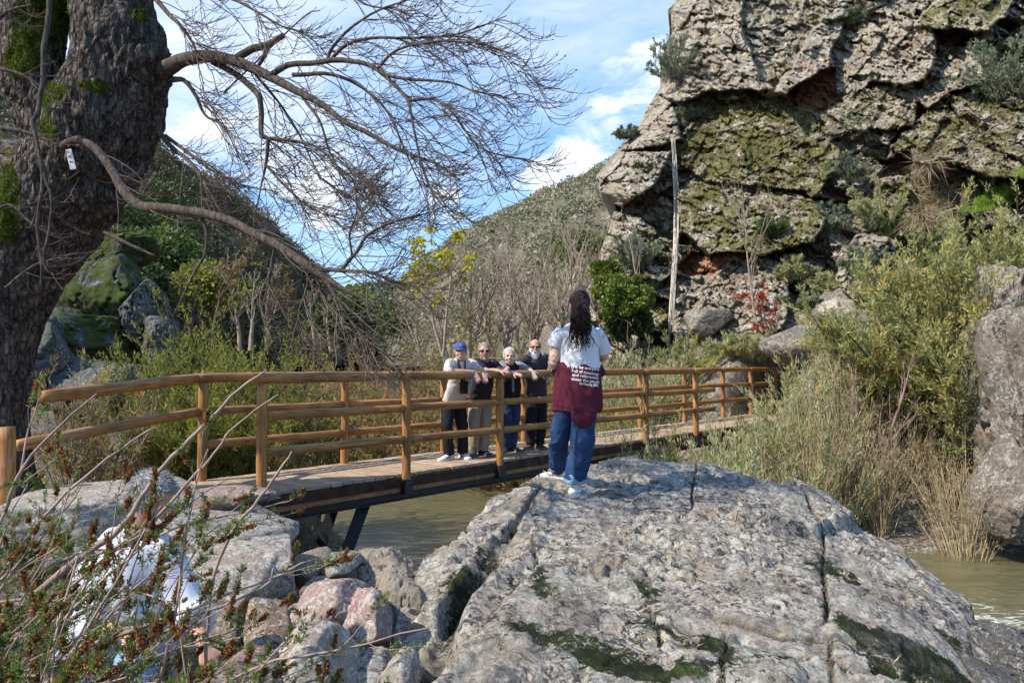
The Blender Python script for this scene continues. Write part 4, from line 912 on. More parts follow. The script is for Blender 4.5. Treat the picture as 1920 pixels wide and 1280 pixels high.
bare_tree(P(830, 670, 29), ztop(470, 29) - 2.6, 660, M_twig, 'slender tree with sparse bright yellow leaves left of the grove', leafmat=L_yellow, leafn=5, LL=.17, LW=.12, r0=.07, lean=(.0, 0), per=(5, 4, 3), minr=.01, trunks=2, name='yellow_leaved_tree')
# ivy that buries a rock below the cliff corner
def ivy(px, py, Y, w, h, seed, leaf, label, name='ivy', n=24, per=420, LL=.12):
    rs = np.random.default_rng(seed); c0 = P(px, py, Y); root = empty(name, c0, label, 'ivy'); W = w / F * Y / 2; Hh = h / F * Y / 2
    c = c0 + np.clip(rs.normal(0, .5, (n, 3)), -1.1, 1.1) * np.array([W, W * .6, Hh]) * .9; V, Fq = clump_cloud(c, rs.uniform(.16, .42, n) * min(W, Hh), per, LL, LL * .9, rs, 1.); mk('foliage', V, Fq, leaf, root, smooth=False)
    st = curves(np.repeat((c0 - np.array([0, 0, Hh]))[None], 10, 0) + rs.normal(0, .3, (10, 3)), np.c_[rs.normal(0, .5, (10, 2)), np.ones(10)], Hh * 1.6, 8, (0, 0, 0), .2, rs); V, Fq = tube_batch(st, np.full(10, .02), 5); mk('stems', V, Fq, M_twig_dark, root)
ivy(1165, 560, 21.5, 100, 76, 670, L_ivy, 'bright green ivy mound below the corner of the cliff', n=60, per=260, LL=.09)
ivy(1140, 515, 22.5, 60, 60, 671, L_ivy, 'small bright ivy tuft above the ivy mound')
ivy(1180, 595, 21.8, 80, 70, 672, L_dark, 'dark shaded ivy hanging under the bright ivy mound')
# ---- silver willows on the right bank
SG = 'silver leaved willow bushes on the right bank'
SL = [(1150, 17.5, 640, 110), (1215, 18, 610, 130), (1290, 19.5, 620, 120), (1370, 19.6, 640, 120), (1445, 20, 625, 120), (1180, 11.6, 775, 80), (1245, 11.9, 770, 90), (1310, 11.6, 790, 110), (1370, 11.8, 765, 110), (1440, 12.0, 745, 110), (1505, 12.2, 690, 110), (1340, 10.9, 815, 120), (1420, 10.7, 790, 130), (1515, 12.8, 650, 130), (1550, 13.6, 610, 150), (1560, 11.6, 760, 120), (1405, 19.3, 690, 110), (1265, 18.5, 700, 100), (1150, 16.5, 730, 100)]
SB = ['silver willow bush just right of the woman, behind the bridge', 'silver willow bush below the hanging dead creeper', 'silver willow bush between the hanging creeper and the red leaved shrub', 'silver willow bush under the red leaved shrub', 'silver willow bush right of the red leaved shrub', 'small silver willow in front of the deck right of the woman', 'small silver willow in front of the deck by the second near post from the right', 'silver willow bush growing through the end of the near handrail', 'tall silver willow in front of the right end of the bridge', 'tall silver willow right of the last bridge posts', 'silver willow bush with grey stems further right of the bridge', 'low silver willow right behind the top of the big boulder', 'low dense silver willow behind the crack in the big boulder', 'silver willow bush left of the large turning willow', 'tall silver willow beside the large turning willow', 'low silver willow bush with straw stems behind the boulder slab', 'silver willow bush behind the last handrail', 'silver willow bush seen through the rails under the creeper', 'low silver willow bush seen through the rails beside the woman']
for i, (px, Y, top, wd) in enumerate(SL):
    b = gbase(px, Y, .1); shrub(b, max(.7, ztop(top, Y) - b[2]), wd / F * Y, 700 + i, L_mixed if i % 4 == 2 else L_silver, M_twig_pale, SB[i], group=SG, ns=36, tw=8, pl=12, LL=.10 * max(1, Y / 15), LW=.019 * max(1, Y / 15), ang=.55, tang=.45, stemleaf=32, twl=.28, bend=.1, low=16)
# ---- the large willow with turning leaves
for i, (px, Y, top, wd, ln, lb) in enumerate([(1760, 13.0, 395, 260, (-.02, 0), 'large willow with yellow and green leaves at the right, its main stems dark'), (1835, 12.4, 430, 220, (.02, 0), 'willow with turning leaves leaning over the right rock wall'), (1680, 13.6, 470, 220, (-.05, 0), 'left part of the turning willow thicket above the bare reddish tree'), (1870, 14.5, 380, 220, (0, 0), 'tall pale willow below the bright grass slope')]):
    b = gbase(px, Y, .1); shrub(b, ztop(top, Y) - b[2], wd / F * Y, 730 + i, L_mixed, M_twig_dark, lb, name='turning_willow', cat='tree', ns=28, tw=24, pl=42, LL=.095, LW=.026, r0=.035, twl=.30, t0=.28, bend=.18, tang=.8, stemleaf=90, n=10)
# ---- dry stems, bare reddish tree
DG = 'dry straw coloured stems along the far bank'
for i, (px, Y, top, wd) in enumerate([(1540, 12.6, 700, 110), (1590, 12.9, 720, 110), (1700, 12.7, 740, 130), (1760, 12.0, 800, 120), (1800, 10.6, 800, 150), (1660, 12.9, 800, 90), (1505, 11.3, 700, 100), (1575, 11.6, 690, 110), (1640, 11.5, 760, 110)]):
    b = gbase(px, Y, .1); shrub(b, ztop(top, Y) - b[2], wd / F * Y, 750 + i, L_dry, M_straw, ['dry straw stems left of the bare reddish tree', 'tall dry straw stems just behind the bare reddish tree', 'dry straw stems right of the bare reddish tree', 'dry stems at the water edge below the turning willow', 'loose dry stems standing in the water right of the boulder', 'short dry stems at the foot of the bare reddish tree', 'tall straw stems at the end of the boulder crest', 'tall pale straw stems in front of the silver willows', 'straw stems leaning over the right shoulder of the boulder'][i], name='dry_reed', cat='plant', group=DG, ns=46, tw=4, pl=5, LL=.09, LW=.012, stemleaf=8, bend=.1, r0=.007, tang=.4)
bare_tree(gbase(1632, 12.2, .1), ztop(640, 12.2) - .2, 760, M_twig_red, 'leafless reddish young tree with upswept branches standing at the water edge', trunks=3, r0=.045, per=(5, 4, 3), spread=.42, minr=.004, upb=.5, lean=(.04, 0), name='bare_young_tree')
bare_tree(cliff_point(1425, 660), 5.0, 761, M_twig, 'leafless grey tree in front of the cliff above the red leaved shrub', r0=.05, per=(6, 5, 4), spread=.45, minr=.007, upb=.5, lean=(-.05, 0))
bare_tree(cliff_point(1215, 640), 4.2, 762, M_twig_pale, 'thin leafless sapling between the ivy and the hanging creeper', r0=.035, per=(5, 4, 3), spread=.4, minr=.006, name='bare_sapling')
bare_tree(cliff_point(1440, 660) + np.array([0, -1.5, -.8]), 2.6, 763, M_twig_dark, 'small leaning tree with bright red leaves at the foot of the cliff', name='red_leaved_shrub', r0=.04, per=(5, 4, 3), lean=(-.45, 0), leafmat=L_red, leafn=4, LL=.085, LW=.05, minr=.007, t0=.45, cat='shrub')
# ---- plants rooted on the cliff
CG = 'shrubs rooted on the cliff ledges'
for i, (px, py, w, h, m, lb) in enumerate([(1268, 112, 80, 110, L_greygreen, 'dark juniper hanging over the left edge of the cliff'), (1895, 110, 150, 160, L_greygreen, 'large silver green olive bush at the right edge high on the cliff'), (1540, 415, 90, 80, L_greygreen, 'round grey green bush in the middle of the cliff'), (1585, 320, 110, 80, L_greygreen, 'pale grey green bush on the ledge above the round bush'),
                                        (1655, 380, 110, 110, L_silver, 'light green bush right of the round bush on the cliff'), (1700, 420, 90, 80, L_green, 'dark green bush under the dry grass on the cliff'), (1500, 560, 110, 90, L_greygreen, 'grey green bush at the foot of the cliff above the silver willows'), (1560, 530, 100, 70, L_silver, 'pale bush left of the turning willow crown'),
                                        (1175, 245, 50, 26, L_greygreen, 'tiny bush on the left shoulder of the cliff'), (1610, 25, 60, 40, L_greygreen, 'small bush on the skyline ledge of the cliff'), (1600, 240, 60, 50, L_greygreen, 'small grey bush below the mossy boulder of the cliff'), (1285, 210, 60, 30, L_greygreen, 'low grey tuft on the upper left of the cliff'), (1210, 330, 60, 70, L_dark, 'dark bush behind the nose of the cliff'), (1190, 470, 90, 80, L_greygreen, 'grey green bush under the nose of the cliff'), (1750, 470, 80, 60, L_green, 'green bush at the top of the turning willow'), (1490, 500, 80, 60, L_silver, 'pale yellowish bush in the dark gap below the mossy slabs'), (1625, 480, 90, 70, L_greygreen, 'grey green bush between the big rock steps left of the turning willow'), (1330, 640, 90, 60, L_silver, 'low pale bush left of the red leaved shrub'), (1450, 420, 60, 40, L_green, 'small dark green bush on the lip of the lower mossy slab')]):
    c = cliff_point(px, py + h * .45); Y = c[1]; s = Y / F
    if i == 0: c = P(1262, 150, c[1] + .3)
    shrub(c, h * s, w * s, 780 + i, m, M_twig_dark, lb, name='cliff_shrub', group=CG, ns=26, tw=12, pl=22, LL=.085, LW=.03, bend=.35, r0=.014, flat=.5, stemleaf=30, low=40)
def grass(name, pts, L, W, mat, label, cat, seed, per=1, lean=(0, 0, 1), kind=None):
    rs = np.random.default_rng(seed); p = np.repeat(pts, per, 0) + rs.normal(0, .03, (len(pts) * per, 3)); d = norm(np.array(lean) + rs.normal(0, .45, p.shape)); V, Fq = leaf_batch(p, d, L * rs.uniform(.5, 1.2, len(p)), W, rs, .3)
    o = mk(name, V, Fq, mat, smooth=False); 
    if kind: tag(o, label, None, None, kind)
    else: tag(o, label, cat)
rs_ = np.random.default_rng(55)
def cliff_pts(poly, N, out=.02):
    poly = np.array(poly, float); x = rs_.uniform(poly[:, 0].min(), poly[:, 0].max(), N * 3); y = rs_.uniform(poly[:, 1].min(), poly[:, 1].max(), N * 3)
    k = poly_sd(x, y, poly) > 0; x, y = x[k][:N], y[k][:N]; D, _, _ = cliff_fields(x, y); return Pa(x, y, cliff_base(x, y) - D - out)
grass('grass', cliff_pts([(1800, 400), (1850, 360), (1990, 285), (1990, 330), (1900, 362), (1850, 400)], 9000), .16, .014, L_grass, 'bright green grass slope on a ledge at the right edge', 'grass', 801, kind='stuff')
grass('dry_grass_tuft', cliff_pts([(1715, 300), (1745, 262), (1765, 300), (1790, 400), (1760, 420), (1700, 410)], 900), .75, .02, L_dry, 'dry grey brown creeper hanging in the hollow on the right of the cliff', 'plant', 802, per=3, lean=(0, -.3, -.5))
grass('moss_tufts', cliff_pts([(1262, 90), (1500, 180), (1900, 170), (1900, 330), (1500, 470), (1270, 440)], 9000, .0), .11, .03, L_dry, 'dry grass and lichen tufts over the cliff', 'grass', 803, lean=(0, -.5, .5), kind='stuff')
# dead creeper hanging down the cliff
M_rope = plain('bleached_creeper', (.52, .46, .37), .9, .1, .3, 6)
def creeper():
    root = empty('hanging_creeper', cliff_point(1272, 262), 'long pale dead creeper hanging straight down the left part of the cliff', 'creeper'); rs = np.random.default_rng(9)
    for i in range(16):
        px = 1264 + rs.uniform(-4.5, 4.5); y0 = rs.uniform(258, 420) if i > 4 else 258; y1 = rs.uniform(560, 660); ys = np.linspace(y0, y1, 22)
        Dm = [P(px + 7 * math.sin((y - 250) / 90) + rs.normal(0, 1.5), y, cliff_point(1264, y, .7 + rs.uniform(0, .1))[1]) for y in ys]
        Dm = np.array(Dm); Dm[:, 1] = np.minimum.accumulate(np.convolve(np.pad(Dm[:, 1], 3, 'edge'), np.ones(7) / 7, 'valid')); Dm[:, 0] = (960 - 960 + (np.array([px + 7 * math.sin((y - 250) / 90) for y in ys]) - 960) / F) * Dm[:, 1]
        V, Fq, cp = loft(Dm, rs.uniform(.007, .016), 5); mk('strand', V, [Fq] + cp, M_rope, root)
creeper()

# ---- plants by the water and stones
for i, (px, Y, h, w) in enumerate([(600, 10.2, .9, .8), (545, 9.6, 1.0, .8), (655, 9.0, .45, .4), (900, 15.8, .8, 1.5), (960, 15.2, .9, 1.4), (840, 17, .7, 1.4)]):
    shrub(gbase(px, Y, .05), h, w, 820 + i, L_dry if i > 2 else L_orange, M_twig_dark, ['bare dark twigs in the water behind the steel struts', 'dark twiggy bush under the left part of the bridge', 'thin wisps growing at the foot of the steel struts', 'tangle of dead brown grass on the bank under the men', 'tangle of dead brown grass left of the boulder tip', 'dead grass at the water line under the deck'][i], name='bank_plant', cat='plant', ns=26, tw=6, pl=5 if i > 2 else 2, LL=.12, LW=.012, stemleaf=8, r0=.006)
def ground_litter():
    rs = np.random.default_rng(77); N = 30000; X = rs.uniform(-9, 11, N); Y = rs.uniform(2, 20, N); k = river_dist(X, Y) > .15; X, Y = X[k], Y[k]
    p = np.stack([X, Y, ground_z(X, Y) + .02], -1); d = np.c_[rs.normal(0, 1, (len(p), 2)), rs.uniform(0, .9, len(p))]; V, Fq = leaf_batch(p, norm(d), rs.uniform(.05, .16, len(p)), .015, rs)
    tag(mk('leaf_litter', V, Fq, L_dry, smooth=False), 'dry grass and fallen willow leaves on the banks', None, None, 'stuff')
ground_litter()
def rock_litter():
    rs = np.random.default_rng(78); pts = on_rock(np.r_[rs.uniform(820, 1800, 24), rs.normal(1255, 60, 8)], np.r_[rs.uniform(1000, 1270, 24), rs.normal(1195, 25, 8)])
    for i, p in enumerate(pts):
        V, Fq = leaf_batch(p[None] + np.array([0, 0, .035]), np.array([[rs.normal(), rs.normal(), .12 * rs.normal()]]), rs.uniform(.05, .085), .010, rs, .5); o = mk('fallen_leaf', V, Fq, M_straw, smooth=False); tag(o, 'narrow dry willow leaf lying on the huge lichened boulder', 'leaf', 'fallen willow leaves on the boulder')
rock_litter()
# ================================================================== the leaning mossy tree
def remesh(mb, voxel, smooth=0):
    me = bpy.data.meshes.new('tmp'); V = np.concatenate(mb.V); fs = []
    for f in mb.F.values():
        for q in np.concatenate(f): fs.append(tuple(int(a) for a in q))
    me.from_pydata([tuple(v) for v in V], [], fs); o = bpy.data.objects.new('tmp', me); C.objects.link(o)
    m = o.modifiers.new('r', 'REMESH'); m.mode = 'VOXEL'; m.voxel_size = voxel
    if smooth: s = o.modifiers.new('s', 'SMOOTH'); s.iterations = smooth; s.factor = .5
    dg = bpy.context.evaluated_depsgraph_get(); e = o.evaluated_get(dg); m2 = e.to_mesh(); n = len(m2.vertices)
    co = np.empty(n * 3, np.float32); m2.vertices.foreach_get('co', co); no = np.empty(n * 3, np.float32); m2.vertices.foreach_get('normal', no)
    tot = np.empty(len(m2.polygons), np.int32); m2.polygons.foreach_get('loop_total', tot); li = np.empty(len(m2.loops), np.int32); m2.loops.foreach_get('vertex_index', li)
    st = np.concatenate([[0], np.cumsum(tot)[:-1]]); F4 = li[(st[tot == 4][:, None] + np.arange(4))]; F3 = li[(st[tot == 3][:, None] + np.arange(3))] if (tot == 3).any() else np.zeros((0, 3), int)
    e.to_mesh_clear(); bpy.data.objects.remove(o); bpy.data.meshes.remove(me)
    return co.reshape(-1, 3).astype(float), [F4, F3], no.reshape(-1, 3).astype(float)
def pxline(rows, m=5):
    """rows of (px, py, Y, radius in photograph pixels)"""
    a = np.array(rows, float); pts = Pa(a[:, 0], a[:, 1], a[:, 2]); rad = a[:, 3] * a[:, 2] / F; return dense(pts, rad, m)
def build_tree():
    root = empty('old_tree', P(20, 960, 6.6), 'massive old leaning tree with dark furrowed bark, moss patches and long drooping bare branches', 'tree')
    mb = MB()
    for rows in [[(-30, 1010, 6.6, 130), (-40, 900, 6.6, 84), (-36, 780, 6.6, 72), (-22, 650, 6.6, 72), (12, 540, 6.6, 78), (58, 450, 6.6, 84), (110, 370, 6.55, 90), (166, 290, 6.5, 92), (204, 200, 6.45, 92), (222, 120, 6.4, 84), (214, 40, 6.4, 68), (205, -40, 6.4, 66), (190, -160, 6.4, 60), (170, -320, 6.4, 50)],
                 [(150, 330, 6.5, 60), (100, 240, 6.5, 56), (68, 150, 6.4, 52), (62, 60, 6.4, 52), (75, -30, 6.4, 50), (70, -160, 6.4, 44), (60, -300, 6.4, 36)],
                 [(225, 160, 6.35, 64), (252, 130, 6.3, 54), (282, 128, 6.25, 34)], [(190, 300, 6.4, 70), (212, 280, 6.3, 60)], [(175, 370, 6.4, 52), (205, 345, 6.35, 34)]]:
        p, r = pxline(rows); V, Fq, cp = loft(p, r, 20); mb.add(V, [Fq] + cp)
    V, Fs, No = remesh(mb, .017, 3)
    px, py = px_of(V)
    q = V * np.array([1, 1, .42]); w = V + .12 * np.stack([fbm(V * 3, 3, 401), fbm(V * 3, 3, 402), fbm(V * 3, 3, 403)], -1)
    ridge = 1 - np.abs(fbm(w * np.array([13, 13, 2.6]), 4, 404, .6)) * 2.4
    burl = np.exp(-((px - 275) / 70) ** 2 - ((py - 130) / 90) ** 2) + .8 * np.exp(-((px - 250) / 60) ** 2 - ((py - 340) / 50) ** 2)
    knob = .022 * fbm(V * 5, 4, 405) * (1 + 1.6 * burl) + .03 * burl * fbm(V * 11, 3, 406) * 2
    V = V + No * (.046 * np.clip(ridge, -1, .8) + knob + .05 * fbm(V * 1.3, 3, 407))[:, None]
    moss = np.zeros(len(V)); up = No[:, 2]
    for x, y, a, b, s in [(60, 70, 70, 90, .5), (100, 20, 60, 50, .5), (180, 162, 34, 16, .75), (115, 172, 26, 18, .75), (255, 30, 24, 40, .45), (25, 360, 26, 70, .6), (10, 430, 34, 40, .7), (95, 250, 26, 26, .55), (40, 120, 30, 30, .6), (95, 200, 16, 40, .4), (280, 95, 20, 20, .25)]:
        moss += s * sstep(1.4, .2, np.sqrt(((px - x) / a) ** 2 + ((py - y) / b) ** 2))
    g = G('furrowed_bark', .95, .15); st = g.stretch(1, 1, .38); n = g.noise(15, 9, .72, vec=st, dist=.7); fn = g.noise(70, 5, .7, vec=st)
    c = g.ramp(n, [(.33, (.022, .018, .015)), (.46, (.075, .058, .048)), (.58, (.155, .125, .105)), (.70, (.29, .25, .215))])
    pl = g.voro(24, 'DISTANCE_TO_EDGE', vec=g.stretch(1, 1, .32, vec=None)); c = g.mix(1., c, g.ramp(g.math('ADD', pl, g.math('MULTIPLY', fn, .12)), [(.05, .5), (.17, 1.2)]), 'MULTIPLY')
    c = g.mix(.5, c, g.mix(1., c, g.ramp(fn, [(.3, .5), (.7, 1.4)]), 'MULTIPLY'))
    c = g.mix(g.math('MULTIPLY', thresh(g, g.noise(9, 7, .7), .62, .67), .6), c, (.34, .33, .29))
    mm = thresh(g, g.math('ADD', g.attr('moss'), g.math('MULTIPLY', g.math('SUBTRACT', g.noise(6, 9, .78), .5), 1.9)), .36, .46)
    c = g.mix(mm, c, g.ramp(g.noise(14, 5, .7), [(.3, (.025, .035, .008)), (.55, (.08, .105, .014)), (.75, (.19, .22, .03))]))
    mk('trunk', V, Fs, g.done(c, g.bump(g.math('ADD', g.math('ADD', n, g.math('MULTIPLY', g.math('MINIMUM', pl, .25), 4.)), g.math('MULTIPLY', fn, .4)), 1., .03)), root, attrs={'moss': moss})
    rs = np.random.default_rng(410); k = (moss > .38); pv = V[k]; nv = No[k]; idx = rs.integers(0, len(pv), 14000); idx = idx[pv[idx][:, 1] < 7]
    Vt, Ft = leaf_batch(pv[idx] - nv[idx] * .01, norm(nv[idx] + rs.normal(0, .6, (len(idx), 3)) + np.array([0, 0, .2])), rs.uniform(.02, .055, len(idx)), .006, rs)
    mk('moss', Vt, Ft, leaf_mat('trunk_moss', [(0., (.03, .045, .01)), (.5, (.09, .12, .015)), (1., (.21, .25, .03))], .3), root, smooth=False)
    bk = bark_mat('branch_bark', (.085, .065, .052), (.19, .155, .125), 1.2, .9)
    # authored limbs: photograph pixels and depth
    A = [
     [(300, 135, 6.3, 20), (345, 112, 6.1, 15), (400, 106, 5.9, 13), (448, 118, 5.8, 12), (505, 144, 5.7, 10.5), (549, 166, 5.6, 9), (606, 197, 5.5, 7), (645, 228, 5.4, 6), (706, 258, 5.3, 5), (750, 282, 5.2, 4), (816, 306, 5.1, 3), (862, 338, 5.0, 1.5)],
     [(500, 146, 5.7, 7), (540, 122, 5.6, 6.5), (590, 118, 5.5, 6), (640, 113, 5.4, 6), (690, 122, 5.3, 5), (730, 142, 5.2, 4), (780, 150, 5.1, 3.4), (840, 154, 5.0, 2.5), (890, 172, 5.0, 2), (955, 184, 5.0, 1)],
     [(612, 117, 5.5, 4.5), (622, 92, 5.5, 4), (655, 55, 5.4, 3), (705, 22, 5.3, 2.4), (765, 0, 5.2, 1.5), (800, -20, 5.2, 1)],
     [(618, 116, 5.5, 4.5), (650, 84, 5.4, 4), (700, 72, 5.3, 3.4), (780, 72, 5.2, 2.6), (860, 64, 5.1, 2), (950, 30, 5.1, 1)],
     [(708, 128, 5.25, 3.4), (738, 98, 5.2, 3), (790, 82, 5.1, 2.4), (860, 78, 5., 2), (930, 90, 4.9, 1.2), (975, 140, 4.9, .8)],
     [(700, 124, 5.3, 4.5), (735, 155, 5.2, 4), (765, 190, 5.15, 3.6), (776, 245, 5.1, 3), (788, 300, 5.1, 2.4), (808, 355, 5.1, 2), (850, 410, 5.0, 1)],
     [(766, 190, 5.15, 3.5), (815, 186, 5.1, 3.2), (850, 212, 5.0, 2.8), (876, 250, 5, 2.2), (915, 285, 5, 1.6), (985, 300, 5, .8)],
     [(549, 140, 5.6, 5), (620, 140, 5.5, 4), (680, 165, 5.5, 3.4), (730, 215, 5.4, 2.8), (758, 280, 5.4, 2.2), (790, 350, 5.4, 1)],
     [(560, 170, 5.6, 4), (600, 230, 5.5, 3), (620, 290, 5.5, 2.4), (660, 350, 5.5, 1.6), (700, 380, 5.5, 1)],
     [(470, 128, 5.8, 4), (520, 190, 5.9, 3), (560, 250, 5.9, 2.4), (600, 330, 5.9, 1.4), (640, 360, 5.9, .9)],
     [(400, 115, 6.0, 8), (445, 142, 5.9, 7), (482, 176, 5.8, 6.5), (490, 210, 5.8, 6), (491, 252, 5.8, 5.5), (502, 262, 5.8, 4.5), (500, 300, 5.8, 3.5), (492, 340, 5.8, 2), (480, 390, 5.8, 1)],
     [(502, 260, 5.8, 4), (545, 264, 5.7, 3.5), (595, 276, 5.6, 3), (640, 320, 5.5, 2), (700, 360, 5.5, 1)],
     [(500, 310, 5.8, 3), (540, 355, 5.7, 2.6), (580, 390, 5.7, 2), (640, 412, 5.6, 1)],
     [(440, 112, 5.9, 9), (470, 93, 5.9, 8.5), (502, 84, 5.85, 7.5), (533, 66, 5.8, 5.5)], [(500, 86, 5.85, 6), (497, 102, 5.85, 5), (485, 122, 5.9, 4)],
     [(292, 238, 6.4, 6), (320, 275, 6.3, 5), (352, 300, 6.2, 4.2), (375, 330, 6.1, 3.4), (378, 360, 6.1, 2.5), (400, 400, 6.1, 1)],
     [(310, 255, 6.4, 4.5), (350, 285, 6.2, 3.6), (400, 322, 6.1, 2.8), (450, 345, 6.0, 2), (520, 360, 6.0, 1)],
     [(320, 150, 6.3, 7), (345, 150, 6.2, 5), (368, 180, 6.2, 4), (385, 215, 6.2, 3), (420, 240, 6.1, 2), (450, 300, 6.1, 1)],
     [(118, 275, 6.05, 9), (140, 263, 5.95, 9), (165, 269, 5.9, 9), (190, 291, 5.85, 9.5), (214, 326, 5.8, 10), (234, 358, 5.75, 12), (262, 386, 5.7, 12), (300, 390, 5.6, 11), (360, 397, 5.5, 10.5), (420, 410, 5.4, 10), (480, 440, 5.3, 9.5), (530, 466, 5.2, 9.5), (575, 497, 5.1, 10), (592, 510, 5.08, 9), (640, 540, 5.0, 6), (690, 565, 4.95, 3.5), (745, 600, 4.9, 1.5)],
     [(590, 505, 5.1, 6), (640, 507, 5.0, 5), (700, 512, 4.95, 3.6), (745, 530, 4.9, 2.6), (800, 540, 4.85, 1.5)],
     [(640, 507, 5.0, 4.5), (656, 488, 5.0, 4.5), (672, 468, 5.0, 4), (690, 440, 4.95, 3), (740, 415, 4.9, 2.4), (800, 400, 4.9, 1.5), (840, 385, 4.9, .8)],
     [(660, 480, 5.0, 3), (655, 440, 5.0, 2.6), (668, 400, 5.0, 2), (664, 350, 5.0, 1.2)],
     [(594, 508, 5.1, 6), (620, 540, 5.0, 5), (650, 590, 4.95, 4), (690, 640, 4.9, 2.6), (740, 680, 4.85, 1.2)],
     [(588, 508, 5.1, 5), (610, 560, 5.1, 4), (640, 600, 5.0, 3), (665, 650, 5.0, 2), (720, 690, 5.0, 1)],
     [(580, 500, 5.1, 4), (575, 540, 5.1, 3), (560, 590, 5.1, 2), (566, 640, 5.1, 1)],
     [(375, 405, 5.5, 4.5), (385, 430, 5.5, 4), (386, 475, 5.5, 3.5), (365, 510, 5.5, 3), (340, 560, 5.5, 2), (322, 600, 5.5, 1)],
     [(515, 465, 5.25, 4), (508, 500, 5.3, 3), (500, 545, 5.3, 2), (490, 580, 5.3, 1)],
     [(260, 375, 5.75, 3), (290, 330, 5.8, 2), (312, 320, 5.8, 1.2)],
     [(195, 435, 6.3, 5), (230, 452, 6.2, 4), (292, 480, 6.1, 2.5)],
     [(95, -20, 5.9, 6), (90, 40, 5.85, 5.5), (82, 90, 5.8, 6), (80, 150, 5.8, 5.5), (70, 210, 5.75, 5), (62, 232, 5.75, 5), (72, 280, 5.7, 4), (80, 340, 5.7, 4), (70, 420, 5.7, 3.4), (78, 490, 5.7, 3), (76, 540, 5.7, 2)],
     [(62, 232, 5.75, 4), (84, 330, 5.7, 3.6), (96, 370, 5.7, 3), (92, 430, 5.7, 2.6), (82, 490, 5.7, 2.4), (100, 515, 5.7, 1.6), (125, 505, 5.7, 1)],
     [(0, 130, 5.9, 4), (40, 140, 5.9, 3.6), (92, 175, 5.9, 3), (100, 190, 5.9, 2)], [(0, 240, 5.9, 6), (40, 246, 5.9, 5), (80, 258, 5.9, 4), (110, 275, 5.9, 3)],
     [(-10, 40, 5.9, 5), (20, 20, 5.9, 3), (60, 10, 5.9, 2)], [(10, 540, 5.9, 3), (60, 500, 5.9, 2.4), (120, 480, 5.9, 1)], [(-20, 400, 5.9, 4), (20, 385, 5.9, 3), (60, 420, 5.9, 2), (90, 425, 5.9, 1)],
     [(270, -30, 6.2, 7), (310, 20, 6.0, 5), (340, 50, 5.9, 4), (365, 90, 5.9, 2.5), (372, 130, 5.9, 1.5)], [(280, -60, 6.2, 7), (380, -20, 5.9, 4), (450, 5, 5.8, 3), (520, 45, 5.7, 2), (560, 60, 5.7, 1)], [(290, -120, 6.2, 7), (480, -90, 5.8, 5), (600, -40, 5.6, 3), (690, 10, 5.5, 2), (745, 15, 5.5, 1)],
     [(420, 175, 6.1, 2), (560, 40, 5.7, 1.6), (600, 20, 5.7, 1)],
    ]
    lines = []; rads = []
    for rows in A:
        p, r = pxline(rows, 5); r = r * .86; m = MB(); jt = .006 * np.stack([fbm(p * 9, 2, 430), fbm(p * 9, 2, 431), fbm(p * 9, 2, 432)], -1); V, Fq, cp = loft(p + jt, np.maximum(r, .003), 9 if r[0] > .02 else 6); m.add(V, [Fq] + cp)
        m.build('branch', bk, root); lines.append(p); rads.append(r)
    # drooping twigs whose tips turn up
    def resamp(p, n=12): t = np.linspace(0, len(p) - 1, n); return np.stack([np.interp(t, range(len(p)), p[:, i]) for i in range(3)], -1)
    LP = np.stack([resamp(p) for p in lines]); LR = np.array([r[0] * .6 for r in rads])
    sky_i = list(range(0, 13)) + [15, 16, 17, 36, 37, 38]; low_i = [19, 20, 21, 22, 23, 24, 26]; big_low = [18]; edge_i = list(range(29, 36)); 
    def twigs(ids, per, t0, dirf, L, bend, seed, r0=.0045, n=9, wob=.10):
        rs = np.random.default_rng(seed); par = np.repeat(np.array(ids), per); t = rs.uniform(t0, 1., len(par)); p, tg = sample_on(LP, par, t)
        d = norm(np.array(dirf) + .55 * tg + rs.normal(0, .38, (len(par), 3))); Lr = L * rs.uniform(.5, 1.3, len(par)) * (1.2 - .75 * t); return curves(p, d, Lr, n, bend, wob, rs), np.full(len(par), r0)
    allt = []
    a, ar = twigs(sky_i, 15, .12, (.75, -.15, -.15), .74, (-.1, 0, -1.05), 441); allt.append((a, ar, 4))
    b, br = twigs(low_i + big_low * 2, 11, .15, (.45, -.2, -.5), .55, (.1, 0, -.2), 442); allt.append((b, br, 4))
    b2, b2r = twigs(low_i[:4], 9, .3, (.5, 0, .5), .5, (.1, 0, .3), 443, .0035); allt.append((b2, b2r, 4))
    e, er = twigs(edge_i, 7, .1, (.2, 0, -.2), .4, (.2, 0, .4), 444, .003); allt.append((e, er, 4))
    def kids(P0, r0, per, L, bend, seed, droop, rr=.0030, t0=.1):
        rs = np.random.default_rng(seed); par = np.repeat(np.arange(len(P0)), per); t = rs.uniform(t0, 1., len(par)); p, tg = sample_on(P0, par, t)
        d = norm(tg * .6 + np.array(droop) + rs.normal(0, .45, (len(par), 3))); return curves(p, d, L * rs.uniform(.35, 1.2, len(par)), 7, bend, .10, rs), np.full(len(par), rr)
    c, cr = kids(a, ar, 5, .32, (.35, 0, 1.0), 445, (.45, 0, -.25)); allt.append((c, cr, 3))
    c2, c2r = kids(b, br, 5, .30, (.3, 0, 1.5), 446, (.35, 0, -.35)); allt.append((c2, c2r, 3))
    c3, c3r = kids(b2, b2r, 4, .22, (.2, 0, .8), 447, (.3, 0, .1)); allt.append((c3, c3r, 3)); c4, c4r = kids(e, er, 2, .2, (.2, 0, .9), 448, (.2, 0, -.1)); allt.append((c4, c4r, 3))
    d, dr = kids(c, cr, 2, .13, (.2, 0, .9), 449, (.3, 0, .2), .0023); allt.append((d, dr, 3))
    m = MB()
